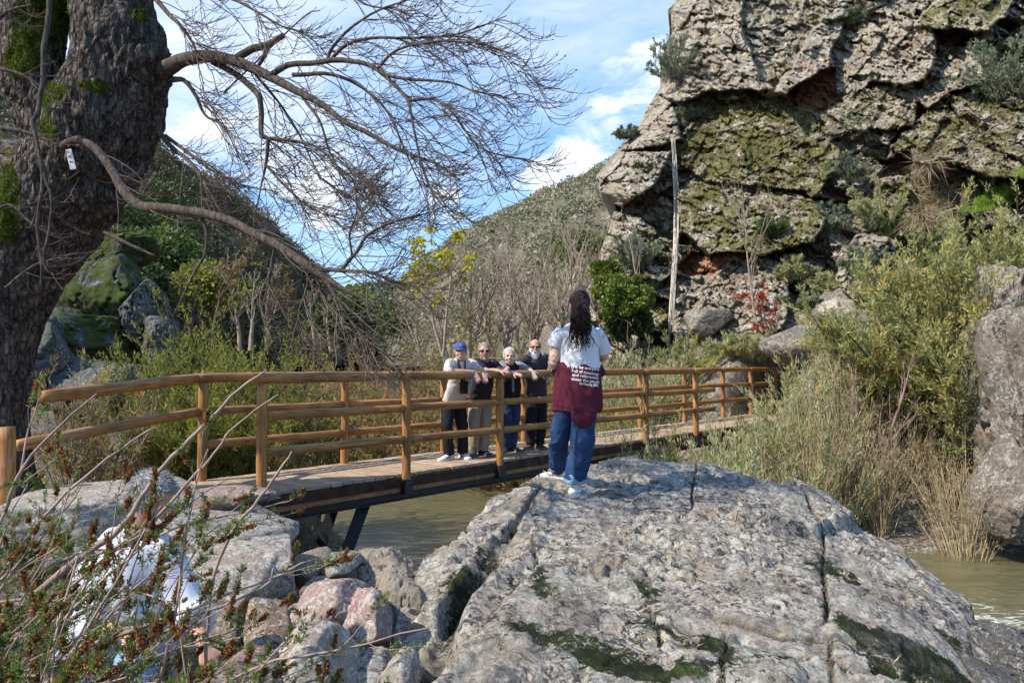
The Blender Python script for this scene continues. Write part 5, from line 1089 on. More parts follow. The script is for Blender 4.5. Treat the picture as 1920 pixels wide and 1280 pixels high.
    for p, r, k in allt: V, Fq = tube_batch(p, r, k, .55); m.add(V, Fq)
    m.build('twigs', plain('ash_twig', (.13, .10, .08), .85, .15, .4, 7), root)
    # buds and few dangling dry keys
    V, Fq = leaves_on(c, 1, .98, 1., .022, .010, .3, 0, np.random.default_rng(5)); mk('buds', V, Fq, M_twig_dark, root, smooth=False)
build_tree()
# pale marker hanging from the low branch
def marker():
    a = P(128, 280, 5.9); b = P(138, 318, 5.9); root = empty('trail_marker', a, 'small worn white marker hanging from the low branch against the dark trunk', 'marker')
    m = MB(); m.box((a + b) / 2, (b - a) / 2, np.array((.022, .004, .006)), np.array((0, .004, 0)), .003); m.build('plate', plain('worn_white_board', (.62, .60, .56), .8, .2, .5, 40), root, smooth=False)
    m = MB()
    for t_ in (.35, .62): c_ = a + (b - a) * t_ - np.array((0, .006, 0)); m.box(c_, np.array((.012, 0, .003)), np.array((0, .001, 0)), np.array((0, 0, .004)))
    m.build('mark', M_twig_dark, root, smooth=False); m = MB(); m.tube([a + (0, 0, .05), a + (.004, 0, .02), a], .002, 5); m.build('string', M_twig_dark, root)
marker()

# ================================================================== heather in the left foreground
L_heath = leaf_mat('heather_needle', [(0., (.07, .095, .025)), (.5, (.14, .18, .045)), (.85, (.25, .29, .08)), (1., (.32, .26, .12))], .3)
L_head = leaf_mat('dried_flower_head', [(0., (.11, .032, .016)), (.45, (.27, .09, .035)), (.8, (.42, .17, .065)), (1., (.52, .27, .12))], .3)
M_heath = plain('heather_wood', (.33, .235, .185), .85, .15, .4, 9)
def heather(px, py, Y, n, L, dirn, seed, label, group='heather bushes in the left foreground', spread=.24, head=.32, per=6, needle=34, r0=.005, bend=(.1, 0, -.1)):
    rs = np.random.default_rng(seed); base = P(px, py, Y); root = empty('heather', base, label, 'shrub', group)
    b = base + rs.normal(0, 1, (n, 3)) * np.array([.16, .12, .03]); d = norm(np.array(dirn) + rs.normal(0, spread, (n, 3)))
    s = curves(b, d, L * rs.uniform(.5, 1.1, n), 14, bend, .085, rs); sr = r0 * rs.uniform(.5, 1.3, n)
    c, cr = children(s, sr, per, .18, .97, .5, .42, 9, (0, 0, .55), .10, .6, rs); cr = np.maximum(cr, .0013)
    e, er = children(c, cr, 3, .25, 1., .6, .40, 6, (0, 0, .5), .10, .7, rs); er = np.maximum(er, .0009)
    m = MB()
    for p, r, k in ((s, sr, 6), (c, cr, 4), (e, er, 3)): V, Fq = tube_batch(p, r, k, .35); m.add(V, Fq)
    m.build('stems', M_heath, root)
    m = MB(); V, Fq = leaves_on(e, needle, .1, 1., .013, .0032, .95, .25, rs); m.add(V, Fq); V, Fq = leaves_on(c, needle, .45, 1., .013, .0032, .95, .25, rs); m.add(V, Fq); m.build('foliage', L_heath, root, smooth=False)
    ends = np.concatenate([c[:, -4:], e[:, -4:]]); k = rs.uniform(0, 1, len(ends)) < head * np.r_[np.full(len(c), 1.5), np.full(len(e), .35)]; h = ends[k]
    if len(h):
        M = 110; par = np.repeat(np.arange(len(h)), M); t = rs.uniform(0, 1, len(par)); tip = h[:, -1]; td = norm(h[:, -1] - h[:, -2]); Lh = rs.uniform(.015, .065, len(h))[par]
        p = tip[par] - td[par] * (t * Lh)[:, None]; rd = norm(rs.normal(0, 1, (len(par), 3))); V, Fq = leaf_batch(p, norm(rd + td[par] * .5), .011 * rs.uniform(.7, 1.3, len(par)) * (1 - .35 * np.abs(t * 2 - 1)), .006, rs, .5); mk('flower_head', V, Fq, L_head, root, smooth=False)
H_ = [(20, 1440, 2.0, 12, .92, (.55, .1, .55), 'heather with long woody stems reaching up to the bridge handrail'), (-140, 1250, 1.9, 13, .72, (.75, .1, .42), 'heather leaning in from the left edge with bare pinkish stems'), (-100, 1120, 2.3, 10, .62, (.5, .1, .55), 'heather at the left edge in front of the tree trunk'),
      (300, 1480, 1.7, 3, .46, (.45, .05, .7), 'heather with rusty flower heads in front of the white shirt'), (400, 1480, 1.7, 4, .66, (.05, .05, 1.), 'thin heather with pinkish stems in front of the brown split block'), (-60, 1480, 1.45, 12, .44, (.5, 0, .6), 'dense heather at the lower left corner'),
      (20, 1400, 2.4, 8, .62, (.2, .1, .8), 'upright heather behind the dense corner bush'), (330, 1440, 2.2, 4, .42, (.5, 0, .6), 'low heather at the bottom beside the pale boulder'), (-140, 1420, 1.6, 12, .68, (.6, 0, .7), 'heather with many brown heads at the left edge bottom'), (40, 1300, 2.8, 8, .8, (.25, 0, .7), 'heather farther back below the rock shelf')]
for i, (px, py, Y, n, L, d, lb) in enumerate(H_): heather(px, py, Y, n, L, d, 900 + i, lb, r0=.0055 if i < 3 else .004)
def old_stems():
    root = empty('dead_heather_stem', P(-20, 1230, 2.1), 'thick grey dead heather branch slanting across the left foreground', 'branch')
    for rows in [[(-60, 1290, 2.1, 8), (0, 1195, 2.1, 7.5), (60, 1120, 2.1, 7.5), (150, 1045, 2.1, 7), (215, 1000, 2.1, 6), (260, 940, 2.1, 4.5), (310, 870, 2.1, 4), (400, 780, 2.1, 3.4), (450, 730, 2.1, 2.6), (500, 695, 2.1, 1.5)],
                 [(150, 1045, 2.1, 4), (230, 1020, 2.1, 3.4), (330, 930, 2.1, 3), (400, 850, 2.1, 2.4), (440, 800, 2.1, 1.8), (520, 740, 2.1, 1)],
                 [(385, 1290, 2.0, 3.4), (388, 1190, 2.0, 3.2), (400, 1080, 2.0, 3.2), (440, 990, 2.0, 3), (490, 930, 2.0, 2.8), (525, 880, 2.0, 2.4), (548, 845, 2.0, 1.6)], [(240, 1240, 2.0, 2.8), (330, 1170, 2.0, 2.6), (430, 1130, 2.0, 2.4), (500, 1095, 2.0, 2), (515, 1060, 2.0, 1.4)],
                 [(10, 960, 2.2, 3), (40, 880, 2.2, 3), (110, 800, 2.2, 2.4), (180, 740, 2.2, 1.6)], [(0, 1080, 2.3, 3.4), (90, 960, 2.3, 3), (200, 860, 2.3, 2.4), (290, 800, 2.3, 1.4)]]:
        p, r = pxline(rows, 6); q = p * 30; p = p + .004 * np.stack([fbm(q, 2, 1), fbm(q, 2, 2), fbm(q, 2, 3)], -1); V, Fq, cp = loft(p, r, 8); mk('branch', V, [Fq] + cp, M_heath, root)
old_stems()
# ================================================================== people
from mathutils.bvhtree import BVHTree
def bz(x, y):
    xs, ys, Z = BGRID; i = int(round((x - xs[0]) / (xs[1] - xs[0]))); j = int(round((y - ys[0]) / (ys[1] - ys[0]))); return float(Z[max(i - 2, 0):i + 3, max(j - 2, 0):j + 3].mean())
def on_boulder(px, py):
    for Yt in np.arange(3., 7.5, .01):
        q = P(px, py, Yt)
        if q[2] < bz(q[0], q[1]): return q
    return P(px, py, 6)
def skin_mat(name, col):
    g = G(name, .5, .35); n = g.noise(40, 4, .6); c = g.mix(1., col, g.ramp(n, [(.3, .88), (.7, 1.1)]), 'MULTIPLY'); g.b.inputs['Subsurface Weight'].default_value = .12; g.b.inputs['Subsurface Radius'].default_value = (.02, .008, .004); return g.done(c)
SK1 = skin_mat('medium_skin', (.56, .33, .24)); SK2 = skin_mat('tanned_skin', (.48, .26, .18)); SK3 = skin_mat('pale_skin', (.60, .38, .29))  # plain base tones for three complexions
def cloth(name, col, var=.12, sc=60, rough=.9): return plain(name, col, rough, .15, var, sc, .25, .002)
def denim(name, col):
    g = G(name, .9, .15); n = g.noise(5, 5, .7); f = g.noise(180, 3, .6); c = g.mix(g.ramp(n, [(.38, 0.), (.66, .5)]), col, [min(1, q * 2.1 + .02) for q in col]); c = g.mix(1., c, g.ramp(f, [(.3, .75), (.7, 1.2)]), 'MULTIPLY'); return g.done(c, g.bump(f, .3, .001))
def ell(mb, c, r, ax=None, n=3):
    D, Fc = ico(n); V = D * np.array(r); 
    if ax is not None: V = V @ np.array(ax)
    mb.add(V + np.asarray(c), Fc)
def head_parts(mb, c, fw, up, s=1.):
    fw = norm(np.array(fw, float)); rt = norm(np.cross(fw, up)); up = np.cross(rt, fw); A = np.array([rt, fw, up]); T = lambda p: np.asarray(c) + (np.array(p, float) * s) @ A
    e = lambda p, r, n=3: ell(mb, T(p), np.array(r) * s, A, n)
    e((0, -.012, .03), (.074, .094, .086)); e((0, .020, -.03), (.060, .068, .080)); e((0, .052, -.088), (.026, .026, .022)); e((0, .03, -.07), (.050, .052, .035))
    mb.tube([T((0, .082, .022)), T((0, .100, 0)), T((0, .110, -.020)), T((0, .098, -.030))], np.array([.008, .010, .014, .010]) * s, 8)
    for q in (-1, 1): e((q * .011, .095, -.024), (.009, .010, .008), 2); e((q * .034, .060, -.028), (.026, .026, .026)); e((q * .078, -.004, -.008), (.009, .019, .031)); e((q * .026, .075, .028), (.024, .016, .010), 2)
    mb.tube([T((-.020, .079, -.058)), T((0, .088, -.055)), T((.020, .079, -.058))], .0065 * s, 8)
    return T, A
def hand(mb, wrist, d, back, s=1., curl=.5, spread=.12, thumb=1):
    """wrist point, finger direction d, back-of-hand normal; four bent fingers and a side thumb"""
    d = norm(np.array(d, float)); back = np.array(back, float); sd_ = norm(np.cross(d, back)); back = np.cross(sd_, d); w = np.array(wrist, float)
    pm = w + d * .045 * s; mb.add(*_palm(w, d, sd_, back, s))
    for i, (o, L) in enumerate(zip((-.030, -.010, .010, .029), (.066, .076, .071, .056))):
        p = w + d * .082 * s + sd_ * o * s * thumb; q = [p - d * .02 * s]; dd = norm(d + sd_ * thumb * o * spread * 20); cu = curl * (.8 + .25 * i * .5)
        for j, f in enumerate((.42, .32, .26)):
            q.append(q[-1] + (dd * (L * f + (.02 if j == 0 else 0))) * s); dd = norm(dd * cos(cu) - back * sin(cu))
        mb.tube(dense(q, m=3), np.linspace(.0092, .0068, 10) * s, 8)
    t0 = w + d * .022 * s - sd_ * .030 * s * thumb; dd = norm(d * .75 - sd_ * .65 * thumb - back * .25); q = [t0, t0 + dd * .032 * s, t0 + dd * .058 * s - back * .004 * s, t0 + dd * .075 * s + d * .008 * s - back * .010 * s]; mb.tube(dense(q, m=3), np.linspace(.012, .0075, 10) * s, 8)
def _palm(w, d, sd_, back, s):
    pts = np.array([w - d * .02 * s, w + d * .01 * s, w + d * .045 * s, w + d * .085 * s]); V, Fq, cp = loft(pts, np.array([.027, .031, .042, .040]) * s, 14, [.75, .62, .40, .32], back)
    return V, [Fq] + cp
def shell(mb, voxel, name, mat, parent, fold=.006, fs=9, seed=0, smooth=2, stretch=(1, 1, .6), grow=0.):
    V, Fs, N_ = remesh(mb, voxel, smooth)
    q = V * np.array(stretch) * fs + seed; w = q + .8 * np.stack([fbm(q * .5, 2, seed), fbm(q * .5, 2, seed + 1), fbm(q * .5, 2, seed + 2)], -1)
    f = 1 - np.abs(fbm(w, 3, seed + 3)) * 2.6; V = V + N_ * (fold * f + grow)[:, None] if np.ndim(grow) else V + N_ * (fold * f)[:, None]
    return mk(name, V, Fs, mat, parent), V, Fs
def bvh(V, Fs): return BVHTree.FromPolygons([tuple(v) for v in V], [tuple(int(a) for a in f) for q in Fs for f in q])
def shoe(p, d, L, mat_u, mat_s, parent, name='shoe', up=(0, 0, 1), h=.075, mark=None, wd=.045):
    """p = ground point under the heel, d = toe direction"""
    d = norm(np.array(d, float)); up = np.array(up, float); s_ = norm(np.cross(d, up)); up = np.cross(s_, d); T = lambda a, b, c: np.array(p) + d * a + s_ * b + up * c
    t = np.linspace(0, 1, 12); prof = np.array([.55, .85, .98, 1, 1, .96, .88, .78, .68, .60, .50, .25]); wid = np.array([.55, .78, .84, .82, .80, .84, .92, 1., 1., .92, .74, .40])
    zt = np.array([.9, 1.15, 1.25, 1.2, 1.1, .92, .78, .66, .58, .52, .44, .30]) * h
    m = MB(); V = []
    for a, w_, z in zip(t, wid, zt):
        th = np.linspace(0, 2 * pi, 16, endpoint=False); V += [T(a * L - .04, wd * w_ * np.cos(x) * (1 - .25 * max(0, np.sin(x))), .012 + (z - .012) * .5 * (1 + np.sin(x))) for x in th]
    n = 12; k = 16; i = np.arange(n - 1)[:, None] * k; j = np.arange(k)[None]; j2 = (j + 1) % k; Fq = np.stack([i + j, i + k + j, i + k + j2, i + j2], -1).reshape(-1, 4)
    m.add(V, [Fq, np.array([list(range(k))]), np.array([list(range((n - 1) * k, n * k))[::-1]])]); m.tube([T(.03, 0, h * .8), T(.02, 0, h * 1.55)], [.042, .040], 12, ell=.85)
    sh = m.build(name, mat_u, parent)
    m = MB(); V = []
    for zz in (0., .022):
        V += [T(a * L * 1.03 - .045, q * wd * 1.08 * w_, zz) for q in (-1,) for a, w_ in zip(t, wid)] + [T(a * L * 1.03 - .045, wd * 1.08 * w_, zz) for a, w_ in zip(t[::-1], wid[::-1])]
    K = 24; Fq = [(j, (j + 1) % K, K + (j + 1) % K, K + j) for j in range(K)]; m.add(V, [Fq, [list(range(K))[::-1]], [list(range(K, 2 * K))]]); m.build('sole', mat_s, sh, smooth=False)
    if mark is not None:
        for sg in (-1, 1):
            c = [T(.06, sg * wd * .93, .052), T(.085, sg * wd * .95, .034), T(.12, sg * wd * .98, .038), T(.17, sg * wd * .93, .060)]; cc, rr = dense(c, [.003, .008, .006, .001], 4); m = MB(); m.tube(cc, rr, 6); m.build('side_mark', mark, sh)
    for q in range(4):
        m = MB(); a = .075 + q * .02; z = h * (.98 - q * .10); m.tube([T(a, -.020, z - .004), T(a + .003, 0, z + .003), T(a, .020, z - .004)], .0025, 5); m.build('lace', mat_s, sh)
    return sh
def wavy(p, amp, freq, rs, n=18):
    p = dense(p, m=5); t = np.linspace(0, 1, len(p)); ph = rs.uniform(0, 6.28); return p + np.stack([np.cos(t * freq + ph), np.sin(t * freq + ph), .3 * np.sin(t * freq * 1.3 + ph)], -1) * (amp * np.clip(t * 2, 0, 1))[:, None]

# ------------------------------------------------------------------ the woman with the camera
def woman():
    fr, fl = on_boulder(1078, 929), on_boulder(1046, 896)
    Y0 = fr[1]; k = 5.85 / Y0; W = lambda px, py, dy=0.: P(px, py, Y0 + dy)
    root = empty('person', fr, 'woman seen from behind, curly dark ponytail, white T-shirt, maroon sweatshirt tied over blue jeans', 'person')
    m = MB(); T, A = head_parts(m, W(1086, 573, .06), (-.25, 1, -.12), (0, .1, 1), .98)
    m.tube([W(1086, 590, .04), W(1086, 607, .0), W(1085, 622, .0)], [.052, .054, .075], 14)
    m.tube([W(1085, 612), W(1084, 640), W(1084, 690), W(1083, 735)], [.10, .14, .13, .15], 16, ell=.6, ref=(0, 1, 0))
    lsh, lel, lwr = W(1051, 627), W(1037, 683, .02), W(1073, 668, .34); rsh, rel, rwr = W(1122, 625), W(1131, 668, .16), W(1104, 655, .42)
    for a, b, c in ((lsh, lel, lwr), (rsh, rel, rwr)):
        p, r = dense([a, (a + b) / 2, b, (b + c) / 2, c], [.052, .050, .043, .040, .028], 5); m.tube(p, r, 12)
    hand(m, lwr, (.25, .35, .9), (-.9, .3, .1), .92, .5, thumb=1); hand(m, rwr, (-.3, .35, .9), (.9, .3, .1), .92, .5, thumb=-1)
    hl, hr = W(1064, 745), W(1103, 745); kl, kr = W(1049, 822, .12), W(1092, 826, -.02); al, ar = fl + (0, 0, .10), fr + (.0, 0, .10)
    for a, b, c in ((hl, kl, al), (hr, kr, ar)): m.tube(dense([a, b, c], m=5), np.linspace(.08, .04, 11), 12)
    V, Fs, _ = remesh(m, .0055, 1); mk('body', V, Fs, SK3, root)
    # white T-shirt
    SH = cloth('white_jersey', (.62, .63, .67), .05, 80); m = MB()
    m.tube(dense([W(1086, 607, 0), W(1086, 614, 0), W(1086, 624, .0), W(1086, 645, .0), W(1086, 668, .0), W(1086, 690, .01)], m=4), np.interp(np.linspace(0, 5, 21), range(6), [.08, .125, .160, .158, .150, .160]), 24, ell=.58, ref=(0, 1, 0))
    m.tube(dense([lsh + (.03, 0, .012), W(1044, 636, .0), W(1041, 648, .01)], m=4), [.064, .063, .062, .060, .058, .057, .056, .056, .056], 16); m.tube(dense([rsh - (.03, 0, -.012), W(1127, 640, .05), W(1131, 658, .10)], m=4), [.064, .063, .062, .060, .060, .060, .060, .060, .060], 16)
    shirt, _, _ = shell(m, .0075, 't_shirt', SH, root, .011, 7, 11, 2, (1, 1, .8))
    # tied sweatshirt
    MA = cloth('maroon_fleece', (.085, .016, .027), .15, 120, .95); m = MB()
    rows = [(1086, 684, .160, .60), (1085, 694, .176, .62), (1083, 715, .186, .66), (1082, 738, .192, .68), (1082, 758, .194, .66), (1082, 770, .190, .62)]
    m.tube(dense([W(a, b, .02) for a, b, _, _ in rows], m=4), np.interp(np.linspace(0, 5, 21), range(6), [r[2] for r in rows]), 30, ell=.64, ref=(0, 1, 0))
    m.tube(dense([W(1096, 752, -.06), W(1096, 780, -.095), W(1094, 801, -.09)], m=4), [.07, .085, .092, .094, .092, .085, .07, .05, .03], 20, ell=.4, ref=(0, 1, 0))
    m.tube(dense([W(1050, 690, .02), W(1046, 700, .14), W(1075, 705, .24), W(1090, 730, .25)], m=4), .034, 10); m.tube(dense([W(1122, 690, .02), W(1126, 700, .14), W(1100, 705, .24), W(1085, 735, .25)], m=4), .034, 10)
    sw, Vs, Fss = shell(m, .0075, 'tied_sweatshirt', MA, root, .016, 5, 12, 2, (1, 1, .55))
    T_ = bvh(Vs, Fss); M_let = plain('white_print', (.78, .76, .74), .7, .2, .1, 40)
    def lay(V, off=.003):
        V = np.array(V)
        for i, v in enumerate(V):
            h = T_.ray_cast(Vector((v[0], Y0 - 1, v[2])), Vector((0, 1, 0)))
            V[i, 1] = (h[0].y if h[0] is not None and h[0].y < Y0 + .15 else Y0 - .08) - off
        return V
    for txt, (x0, y0), (x1, y1) in [('A zine for everyone', (1062, 688.5), (1122, 695)), ('Full of meanings', (1070.5, 697), (1121, 704)), ('and references', (1071, 704.5), (1121, 711)), ('about the youth', (1069.5, 712), (1122, 718.5)), ('culture', (1084, 720), (1108, 723.5))]:
        cu = bpy.data.curves.new('t', 'FONT'); cu.body = txt; cu.size = 1; cu.offset = .012; o = bpy.data.objects.new('t', cu); C.objects.link(o); me = bpy.data.meshes.new_from_object(o.evaluated_get(bpy.context.evaluated_depsgraph_get()))
        bm = bmesh.new(); bm.from_mesh(me); bmesh.ops.triangulate(bm, faces=bm.faces); bmesh.ops.subdivide_edges(bm, edges=[e for e in bm.edges if e.calc_length() > .25], cuts=1); bmesh.ops.triangulate(bm, faces=bm.faces)
        v = np.array([q.co[:] for q in bm.verts]); f = [[q.index for q in p.verts] for p in bm.faces]; bm.verts.ensure_lookup_table(); bm.free(); bpy.data.objects.remove(o)
        a, b = W(x0, y0), W(x1, y1); wd = v[:, 0].max() - v[:, 0].min(); sc = np.linalg.norm(b - a) / wd; t = (v[:, 0] - v[:, 0].min()) / wd; zh = v[:, 1] * min(sc, .030) * 1.12
        V = a + (b - a) * t[:, None] + np.array([0, 0, 1]) * zh[:, None]; mk('lettering', lay(V), np.array(f), M_let, sw, smooth=False)
    c = W(1115, 721.5); sp = [(-.5, .05), (-.18, .30), (-.05, .12), (.05, .36), (.14, .10), (.42, .22), (.20, -.04), (.62, -.36), (.10, -.16), (-.12, -.16), (-.56, -.42), (-.26, -.02)]
    V = [c] + [c + np.array([a * .052, 0, b * .045]) for a, b in sp]; n_ = len(sp); mk('emblem', lay(V), np.array([(0, 1 + i, 1 + (i + 1) % n_) for i in range(n_)]), M_let, sw, smooth=False)
    m = MB(); m.tube(lay(dense([W(1037, 757), W(1060, 763), W(1090, 768), W(1124, 768)], m=8), .001), .0035, 6); m.build('hem_seam', MA, sw)
    # jeans
    JN = denim('mid_blue_denim', (.015, .036, .09)); m = MB(); m.tube(dense([W(1084, 720, .02), W(1084, 740, .02), W(1083, 762, .02)], m=4), [.12, .125, .13, .14, .145, .145, .145, .15, .15], 24, ell=.62, ref=(0, 1, 0))
    for a, b, c, r in ((hl + (.01, 0, .03), kl, al + (0, 0, -.01), (.080, .084, .076, .072, .068)), (hr + (-.015, 0, .03), kr, ar + (0, 0, .03), (.084, .092, .088, .084, .082))):
        p, q = dense([a, (a + b) / 2, b, (b + c) / 2, c], r, 5); m.tube(p, q, 20)
    jn, _, _ = shell(m, .0075, 'jeans', JN, root, .014, 6, 13, 2, (1, 1, 1.1))
    CF = denim('turned_up_denim', (.16, .23, .32))
    for a, dz, r in ((al, -.005, .078), (ar, .035, .091)):
        m = MB(); m.tube(dense([a + (0, 0, dz - .035), a + (0, 0, dz), a + (0, 0, dz + .045)], m=3), [r, r * 1.02, r * 1.02, r, r, r * .99, r * .96], 20, ell=.95); shell(m, .007, 'cuff', CF, jn, .004, 9, 14, 1)
    WL = plain('off_white_leather', (.70, .67, .63), .5, .4, .08, 50); SO = plain('cream_rubber', (.62, .59, .53), .7, .3, .1, 50); PK = plain('pink_grey_trim', (.50, .36, .34), .6, .3, .1, 40)
    shoe(fl + (.04, -.02, -.005), (-.85, .5, .05), .25, WL, SO, root, mark=PK); shoe(fr + (-.01, -.01, -.005), (.62, .75, .05), .255, WL, SO, root, mark=PK)
    # hair
    g = G('dark_brown_hair', .55, .3); c = g.ramp(g.island, [(0., (.008, .005, .004)), (.7, (.020, .010, .007)), (1., (.045, .020, .012))]); HR = g.done(c)
    D, Fc = ico(4); q = D * np.array((.083, .104, .098)) + np.array((0, -.012, .028)); keep = (q[:, 1] < .045) | (q[:, 2] > .075); V = np.array([T(v) for v in q]); V = V + norm(V - V.mean(0)) * (.004 * fbm(V * 60, 3, 5))[:, None]; Fk = Fc[keep[Fc].all(1)]; hair = mk('hair', V, Fk, HR, root)
    rs = np.random.default_rng(21); m = MB()
    for i in range(150):   # strands drawn back over the head to the tie
        a = rs.uniform(-1.7, 1.7); e = rs.uniform(-.2, 1.3); s0 = np.array((.086 * sin(a) * cos(e), .085 * cos(a) * cos(e) - .012, .03 + .100 * sin(e))); tie = np.array((rs.normal(0, .010), -.118, .03 + rs.normal(0, .014)))
        mid = (s0 + tie) / 2; mid = np.array((0, -.012, .028)) + norm(mid - np.array((0, -.012, .028))) * np.array((.086, .108, .101)); m.tube([T(v) for v in dense([s0, mid, tie], m=4)], .0028, 4)
    for i in range(520):
        x = rs.normal(0, 1); x = np.clip(x, -1.6, 1.6); yb = rs.uniform(0, .06); L = rs.uniform(.55, 1.08); top = T((rs.normal(0, .012), -.115, .035))
        p = [top, W(1088 + x * 8, 572, -.12 - yb * .5), W(1089 + x * 10, 595, -.13 - yb), W(1090 + x * 11 - 1, 618, -.14 - yb * .8), W(1088 + x * 13, 646, -.13 - yb * .6)]; n_ = 2 + int(L * 3); p = p[:max(3, n_)]
        if L > .95: p[-1] = p[-1] + np.array((rs.normal(0, .03), 0, rs.normal(0, .03)))
        q = wavy(p, rs.uniform(.005, .017), rs.uniform(16, 34), rs); m.tube(q, np.linspace(.0036, .0022, len(q)), 4)
    m.build('ponytail', HR, hair)
    m = MB(); m.tube([T((.022 * cos(a), -.118 + .004 * sin(3 * a), .032 + .022 * sin(a))) for a in np.linspace(0, 6.28, 14)], .006, 6); m.build('hair_tie', plain('dark_band', (.02, .02, .02)), hair)
woman()

# ------------------------------------------------------------------ the four men behind the rail
def Jp(px, py, w):
    a = BO + BN * w; r = (px - 960) / F; s = (r * a[1] - a[0]) / (BD[0] - r * BD[1]); return P(px, py, a[1] + BD[1] * s)
def Jd(px, w, h=0.):
    a = BO + BN * w; r = (px - 960) / F; s = (r * a[1] - a[0]) / (BD[0] - r * BD[1]); return B(s, w, h)
LAT = np.append(BD, 0.); FWD = np.append(-BN, 0.)
M_lens = plain('dark_lens', (.012, .008, .008), .12, .6, .1, 10); M_eye = plain('dark_eye', (.03, .02, .015), .3, .5, .1, 10); M_lip = plain('lip', (.36, .15, .12), .5, .3, .1, 20); M_wht = plain('eye_white', (.6, .56, .52), .4, .4, .05, 20); M_teeth = plain('teeth', (.68, .63, .56), .4, .4, .05, 20)
def man(label, head, sho, hips, knees, feet, arms, skin, top_mat, trs_mat, shoe_m, sole_m, topname, hs=1., hair=None, hairkind='short', glasses=None, cap=None, beard=None, sleeve=1., tw=(.165, .175, .185, .165), belly=.0, footdir=((-.6, -.8, 0), (.5, -.85, 0)), smile=False, look=None, seed=0, mark=None, long=.0, extra=None, sl_mat=None):
    hc = Jp(*head); ls, rsd = Jp(*sho[0]), Jp(*sho[1]); hp = Jp(*hips); root = empty('person', Jd(feet[0][0], feet[0][1], 0.), label, 'person', 'men leaning on the handrail')
    look = np.array(look if look is not None else (.0, -1, -.05), float)
    m = MB(); T, A = head_parts(m, hc, look, (0, 0, 1), hs); nb = (ls + rsd) / 2 + np.array((0, 0, .01)); m.tube(dense([hc + np.array((0, .02, -.05)), (hc + nb) / 2 + np.array((0, .02, -.02)), nb], m=4), np.linspace(.056, .064, 9), 14)
    ctr = (ls + rsd) / 2; m.tube(dense([ctr + (0, 0, .01), ctr * .5 + hp * .5, hp], m=5), np.linspace(.13, .13, 11), 16, ell=.65, ref=FWD)
    tops = MB(); wr = []
    sls = MB() if sl_mat is not None else tops
    for (a, (e_, w_, hd, bk, cu, th)) in zip((ls, rsd), arms):
        e_, w_, hd = Jp(*e_), Jp(*w_), np.array(hd, float)
        p, r = dense([a, (a + e_) / 2, e_, (e_ + w_) / 2, w_], [.050, .047, .043, .040, .029], 5); m.tube(p, r, 12); hand(m, w_, hd, bk, 1.0, cu, thumb=th)
        n = len(p); kk = int(3 + (n - 4) * sleeve); inw = (ctr - a) * .25; p2 = np.concatenate([[a + inw], p[:kk]]); r2 = np.concatenate([[.070], r[:kk] + np.linspace(.022, .013, kk)]); sls.tube(p2, r2, 14)
    fk = []
    for i in (0, 1):
        f = Jd(feet[i][0], feet[i][1], .0); kn = Jp(*knees[i]); h0 = hp + LAT * (.085 * (1 if i else -1)); fk.append((h0, kn, f)); m.tube(dense([h0, kn, f + (0, 0, .09)], m=5), np.linspace(.075, .04, 11), 12)
    V, Fs, _ = remesh(m, .0065, 1); mk('body', V, Fs, skin, root)
    # top
    mid = lambda t: ctr * (1 - t) + hp * t - FWD * 0; fw = lambda t: FWD * belly * sin(pi * min(1, t * 1.1))
    pts = [ctr + (0, 0, .035), ctr + (0, 0, .005), mid(.33) + fw(.33), mid(.7) + fw(.7), mid(1.0) + fw(.9), mid(1.0) - np.array((0, 0, .03 + long))]
    sw = np.linalg.norm(ls - rsd) / 2; q, r = dense(pts, [.09, max(.13, sw * .95), tw[1], tw[2], tw[3], tw[3] * .97], 5); tops.tube(q, r, 26, ell=.66, ref=FWD)
    to, Vt, Ft = shell(tops, .008, topname, top_mat, root, .008, 8, 30 + seed, 2, (1, 1, .8))
    if sl_mat is not None: shell(sls, .008, 'sleeves', sl_mat, root, .006, 9, 50 + seed, 2)
    # trousers
    m = MB(); m.tube(dense([hp + (0, 0, .08), hp, hp - np.array((0, 0, .10))], m=4), np.linspace(.155, .15, 9), 22, ell=.66, ref=FWD)
    for h0, kn, f in fk: q, r = dense([h0, (h0 + kn) / 2, kn, (kn + f) / 2, f + np.array((0, 0, .075))], [.098, .086, .074, .066, .068], 5); m.tube(q, r, 16)
    shell(m, .008, 'trousers', trs_mat, root, .009, 7, 70 + seed, 2, (1, 1, 1.))
    for (h0, kn, f), d in zip(fk, footdir): d = np.array(d, float); shoe(f - norm(d) * .03 + np.array((0, 0, .003)), d, .27, shoe_m, sole_m, root, mark=mark, wd=.05, h=.08)
    # face
    for q in (-1, 1):
        if glasses is None:
            m = MB(); ell(m, T((q * .030, .0765, .008)), (.013, .007, .007), A, 2); ey = m.build('eye', M_wht, root); m = MB(); ell(m, T((q * .030, .0830, .008)), (.006, .003, .006), A, 2); m.build('iris', M_eye, ey)
            m = MB(); m.tube([T((q * .014, .093, .030)), T((q * .032, .090, .036)), T((q * .048, .076, .031))], .0045, 6); m.build('eyebrow', hair or M_eye, root)
    if glasses is not None:
        m = MB()
        for q in (-1, 1): m.add(*_lens(T, q, A))
        m.tube([T((-.012, .103, .012)), T((.012, .103, .012))], .0035, 6)
        for q in (-1, 1): m.tube([T((q * .060, .078, .014)), T((q * .078, .04, .014)), T((q * .081, -.01, .010))], .0035, 6)
        m.build('sunglasses', M_lens, root)
    m = MB(); m.tube(dense([T((-.027, .0765, -.050 if smile else -.056)), T((0, .0915, -.058)), T((.027, .0765, -.050 if smile else -.056))], m=4), np.array([.002, .004, .005, .006, .006, .006, .005, .004, .002]) * .9, 6); mo = m.build('mouth', M_lip, root)
